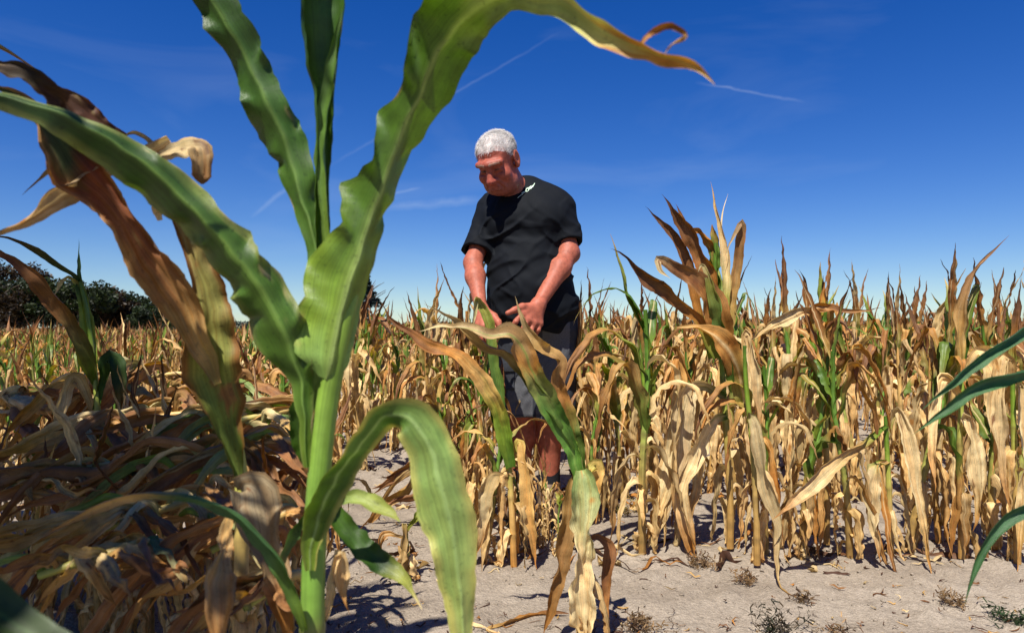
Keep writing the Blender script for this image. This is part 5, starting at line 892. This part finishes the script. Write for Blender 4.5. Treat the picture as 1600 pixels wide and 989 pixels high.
# t-shirt
g = Grid((-.34, 2.66, .74), (.44, 3.40, 1.56), .005)
torso(g, .012); gt = g; gs = Grid((-.34, 2.66, .74), (.44, 3.40, 1.56), .005)
g.ell(Tq(0, -.03, .93), (.182, .158, .16), RT, .08)
def sleeve(S_, E_):
    d = E_-S_; e = S_+d*.80; gs.cap(S_, e, .062, .063, .03); return e, d/np.linalg.norm(d)
slv = [sleeve(SHL, ELL_), sleeve(SHR, ELR)]
sl, p = g.block(g.lo, g.lo+g.h*(g.n-1)); F = g.F
ix = (p[..., 0], p[..., 1], p[..., 2])
wr = np.zeros_like(F)
for arm_c, sgn in ((Tq(.15, -.10, 1.26), 1), (Tq(-.15, -.10, 1.26), -1)):
    dx, dz = (p[..., 0]-arm_c[0]), (p[..., 2]-arm_c[2]); rr = np.sqrt(dx*dx+dz*dz); an = np.arctan2(dz, dx)
    wr += .0036*np.exp(-((rr-.12)/.06)**2)*sstep(.3, 1, np.sin(an*7+3.5*vnoise(p*np.array([8, 8, 8]), 4)))*-1
wr += .0060*vnoise(np.stack([p[..., 0]*9+p[..., 2]*7, p[..., 1]*8, p[..., 2]*22-p[..., 0]*10], -1), 8)*sstep(1.32, 1.12, p[..., 2])
fq = np.stack([p[..., 0]*5+p[..., 2]*5, p[..., 1]*5, p[..., 2]*13-p[..., 0]*8], -1); wr -= .010*np.clip(1-np.abs(vnoise(fq, 51))*3.2, 0, 1)**1.5*sstep(1.40, 1.25, p[..., 2])
fq = np.stack([p[..., 0]*7-p[..., 2]*6, p[..., 1]*6, p[..., 2]*10+p[..., 0]*9], -1); wr -= .005*np.clip(1-np.abs(vnoise(fq, 57))*3.4, 0, 1)**1.5*sstep(1.38, 1.28, p[..., 2])
wr += .0028*vnoise(np.stack([p[..., 0]*16, p[..., 1]*12, p[..., 2]*30+p[..., 0]*18], -1), 9)
F = F+wr.astype(np.float32); FT = F; F = gs.F+wr.astype(np.float32)
for (e, d), W_ in zip(slv, (ELL_, ELR)):
    pl = (p-e)@d; near = np.linalg.norm(p-e, axis=-1) < .135
    F = np.where(near, np.maximum(F, pl), F)
    hol = capsule(p, e-d*.03, e+d*.1, .051, .055); F = np.where(near, np.maximum(F, -hol), F)
F = smin(F, FT, .03); F = np.maximum(F, (.815+.012*np.sin(p[..., 0]*22))-p[..., 2])
nb, ndir = Tq(0, .0, 1.475), None
nk = capsule(p, Tq(-.034, -.006, 1.452), Hd(0, .0, -.06), .056, .072); F = np.maximum(F, -nk)
g.F = F.astype(np.float32); V, Q = g.mesh(); shirt = link('t_shirt', mk('t_shirt', V-SH, Q, mat=SHIRT), man)
bv = BVHTree.FromPolygons([tuple(v) for v in V], [tuple(q) for q in Q])
# collar band
th = np.linspace(0, 6.2832, 49); ax_ = nrm(Hd(0, 0, -.06)-Tq(-.034, -.006, 1.452)); a1 = nrm(np.cross(ax_, [0, 1, 0])); a2 = np.cross(ax_, a1); ring = []
for t in th:
    r_ = a1*math.cos(t)+a2*math.sin(t); st = Tq(-.034, -.006, 1.452)+r_*.056; best = None
    for h_ in np.linspace(.09, -.09, 37):
        q = st+ax_*h_; l_, nr_, _, ds_ = bv.find_nearest(Vector(q))
        if l_ is not None and (best is None or ds_ < best[0]-1e-4): best = (ds_, np.array(l_))
    ring.append(best[1]+np.array([0, 0, .0015]))
X, Qc, uv, cc = tube(np.array(ring), .0048, (.01, .012, .015), 8); link('collar', mk('collar', X-SH, Qc, mat=SHIRT), shirt)
# printed mark on the chest
def onshirt(px, py):
    o = Vector((0, 0, CAMH)); d = Vector(((px-CX)/FPX, 1, (HY-py)/FPX)).normalized(); l_, n_, _, _ = bv.ray_cast(o, d); return np.array(l_+n_*.0012) if l_ else None
PRINT = plain_material('print_ink', .7, .2, 80., .1, 0., .001, attr=False, color=(.62, .78, .60))
for st, r_ in (([(809, 313), (812, 310.5), (815, 308.5), (817, 307)], .0012), ([(815.5, 307), (816, 304.5), (817.5, 306.5), (818, 303.5), (819.5, 305), (820, 302.5), (821, 304)], .0013), ([(827, 298.5), (824.5, 297.5), (822, 300.5), (822.5, 303.5), (825, 302.5), (827, 300)], .0019),
               ([(826, 301), (827.5, 296), (828.5, 300), (829.5, 294.5), (830, 299), (832, 294), (832, 297), (835.5, 290.5)], .0021), ([(823, 299.5), (829, 296.5), (834, 293)], .0015)):
    ps = [q for q in (onshirt(*s_) for s_ in st) if q is not None]
    if len(ps) > 1:
        X, Qc, uv, cc = tube(cr(np.array(ps), 6*len(ps)), r_, (1, 1, 1), 5); o = link('chest_print', mk('chest_print', X-SH, Qc, mat=PRINT), shirt)
# shorts
g = Grid((-.16, 2.74, .36), (.42, 3.34, .96), .005)
g.ell(Tq(0, .0, .86), (.188, .15, .13), RT, .06)
for s in (1, -1): g.cap(HIP[s]+np.array([0, 0, -.02]), KNE[s]+np.array([.012*s, .02, -.06]), .108, .098, .045)
sl, p = g.block(g.lo, g.lo+g.h*(g.n-1)); F = g.F
F = F+.0055*vnoise(np.stack([p[..., 0]*14+p[..., 2]*9, p[..., 1]*14, p[..., 2]*20], -1), 21)+.003*vnoise(np.stack([p[..., 0]*30, p[..., 1]*25, p[..., 2]*36-p[..., 0]*20], -1), 22)
F = np.maximum(F, np.where(p[..., 0] > .11, .425, .44)-p[..., 2]); F = np.maximum(F, p[..., 2]-.93)
for s in (1, -1): F = np.maximum(F, -capsule(p, KNE[s]+np.array([.012*s, .02, -.1]), KNE[s]+np.array([.01*s, .015, .05]), .084, .082))
g.F = F.astype(np.float32); V, Q = g.mesh()
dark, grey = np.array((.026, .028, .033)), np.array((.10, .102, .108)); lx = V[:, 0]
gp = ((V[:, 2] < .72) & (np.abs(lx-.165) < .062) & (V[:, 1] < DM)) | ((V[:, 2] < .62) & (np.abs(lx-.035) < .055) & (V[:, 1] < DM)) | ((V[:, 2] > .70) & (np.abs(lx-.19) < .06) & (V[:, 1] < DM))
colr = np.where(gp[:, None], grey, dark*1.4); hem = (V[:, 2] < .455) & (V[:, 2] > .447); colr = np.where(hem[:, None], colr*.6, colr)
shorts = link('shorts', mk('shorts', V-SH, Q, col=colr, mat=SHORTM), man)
bvs = BVHTree.FromPolygons([tuple(v) for v in V], [tuple(q) for q in Q])
for (cx_, z0, z1, wd) in ((.245, .58, .70, .05), (-.03, .56, .68, .045)):          # thigh pockets with flaps
    us, zs = np.linspace(-wd, wd, 12), np.linspace(z0, z1, 12)
    for nm, za, zb, of in (('pocket', z0, z1-.01, .006), ('pocket_flap', z1-.04, z1, .011)):
        gridp = []
        for z_ in np.linspace(za, zb, 10):
            for u_ in us:
                o_ = Vector((cx_+u_*.8+(.06 if cx_ > .1 else -.06)*0, DM-.3, z_)); tgt = Vector((cx_+u_*.55-(.02 if cx_ > .1 else -.02), DM, z_)); l_, n_, _, _ = bvs.ray_cast(o_, (tgt-o_).normalized())
                if l_ is None: l_, n_, _, _ = bvs.find_nearest(Vector((cx_+u_, DM-.08, z_)))
                gridp.append(np.array(l_)+np.array(n_)*of)
        idx = np.arange(120).reshape(10, 12); Qp = np.stack([idx[:-1, :-1], idx[:-1, 1:], idx[1:, 1:], idx[1:, :-1]], -1).reshape(-1, 4)
        link(nm, mk(nm, np.array(gridp)-SH, Qp, col=np.tile(dark*(1.5 if nm == 'pocket' else 1.1), (120, 1)), mat=SHORTM), shorts).modifiers.new('thick', 'SOLIDIFY').thickness = .004
# socks and shoes
for s in (1, -1):
    a = ANK[s]; toe = a+np.array([(-.012 if s > 0 else -.035), -.185, 0]); toe[2] = .045
    gg = Grid(a+[-.12, -.30, -.09], a+[.12, .14, .22], .004); gg.cap(a+[0, 0, -.02], a+[0, -.005, .10], .046, .049, .02); V, Q = gg.mesh(); link('sock', mk('sock', V-SH, Q, mat=SOCK), man)
    gg = Grid(a+[-.13, -.32, -.095], a+[.13, .16, .2], .004)
    gg.cap((a[0], a[1]+.02, .055), (toe[0], toe[1]+.02, .048), .046, .046, .04); gg.ell(toe+np.array([0, -.005, .006]), (.05, .062, .042), None, .03); gg.cap(a+[0, .02, -.02], a+[0, .005, .045], .05, .052, .03); gg.cap((a[0], a[1]-.03, .09), (toe[0], toe[1]+.06, .066), .038, .036, .03)
    _, p = gg.block(gg.lo, gg.lo+gg.h*(gg.n-1)); gg.F = np.maximum(gg.F, .014-p[..., 2]).astype(np.float32); gg.F = np.maximum(gg.F, p[..., 2]-(a[2]+.055)).astype(np.float32)
    V, Q = gg.mesh(); sh = link('shoe', mk('shoe', V-SH, Q, mat=SHOE), man)
    gg = Grid(a+[-.13, -.32, -.095], a+[.13, .16, .0], .004); gg.cap((a[0], a[1]+.02, .03), (toe[0], toe[1]+.02, .03), .053, .054, .04); gg.ell((toe[0], toe[1]-.005, .03), (.056, .068, .05), None, .03)
    _, p = gg.block(gg.lo, gg.lo+gg.h*(gg.n-1)); gg.F = np.maximum(np.maximum(gg.F, -p[..., 2]-.004), p[..., 2]-.026).astype(np.float32); V, Q = gg.mesh(); link('sole', mk('sole', V-SH, Q, mat=RUB), sh)
    for i in range(4):
        c_ = a+(toe-a)*(.25+.13*i); zz = .112-.012*i; X, Qc, uv, cc = tube(np.array([c_+[-.03, 0, zz-c_[2]-.008], c_+[0, -.008, zz-c_[2]+.004], c_+[.03, 0, zz-c_[2]-.008]]), .0035, (.02, .02, .02), 5); link('lace', mk('lace', X-SH, Qc, mat=SOCK), sh)
# hair: a cropped cap of short combed strands
rng = np.random.RandomState(9); n = 21000; d = nrm(rng.randn(n*2, 3)); c0 = np.array((0, .018, .034)); rad = np.array((.077, .098, .074))
q = c0+d*rad*1.0
def hairline(q): return np.interp(q[:, 1], [-.10, -.075, -.055, -.03, -.005, .02, .05, .07, .12], [.090, .074, .062, .042, .012, .000, -.03, -.05, -.06])+.026*np.exp(-(np.abs(q[:, 0])-.048)**2/.0003)*(q[:, 1] < -.02)
keep = (q[:, 2] > hairline(q)+rng.randn(len(q))*.008) & (rng.rand(len(q)) < np.interp(q[:, 1], [-.08, -.04, .0, .03], [.30, .45, .85, 1])*np.clip((q[:, 2]-hairline(q)+.012)/.03, .1, 1)); q, dd = q[keep][:n], d[keep][:n]
nl = nrm(dd/rad); comb = np.array([-.25, -.85, -.30])+rng.randn(len(q), 3)*.22; comb = comb-(comb*nl).sum(1, keepdims=True)*nl; comb = nrm(comb)
L = rng.uniform(.006, .020, (len(q), 1)); lift = rng.uniform(.12, .75, (len(q), 1))
p0 = q-nl*.002; p1 = q+nl*L*lift*.62+comb*L*.42; p2 = q+nl*L*lift*.78+comb*L*1.0
sd = nrm(np.cross(comb, nl))*.00055
X = np.stack([p0-sd, p0+sd, p1+sd*.9, p1-sd*.9, p2+sd*.25, p2-sd*.25], 1)
W_ = HC+(X.reshape(-1, 3)*HS)@HR.T; b_ = np.arange(len(q))[:, None]*6; Qh = np.vstack([b_+[0, 1, 2, 3], b_+[3, 2, 4, 5]])
hc = np.repeat(np.array((.86, .84, .81))*rng.uniform(.62, 1.08, (len(q), 1))*np.where(q[:, 2:3] < .03, .86, 1), 6, 0)
link('hair', mk('hair', W_-SH, Qh, col=hc, mat=HAIRM), man)
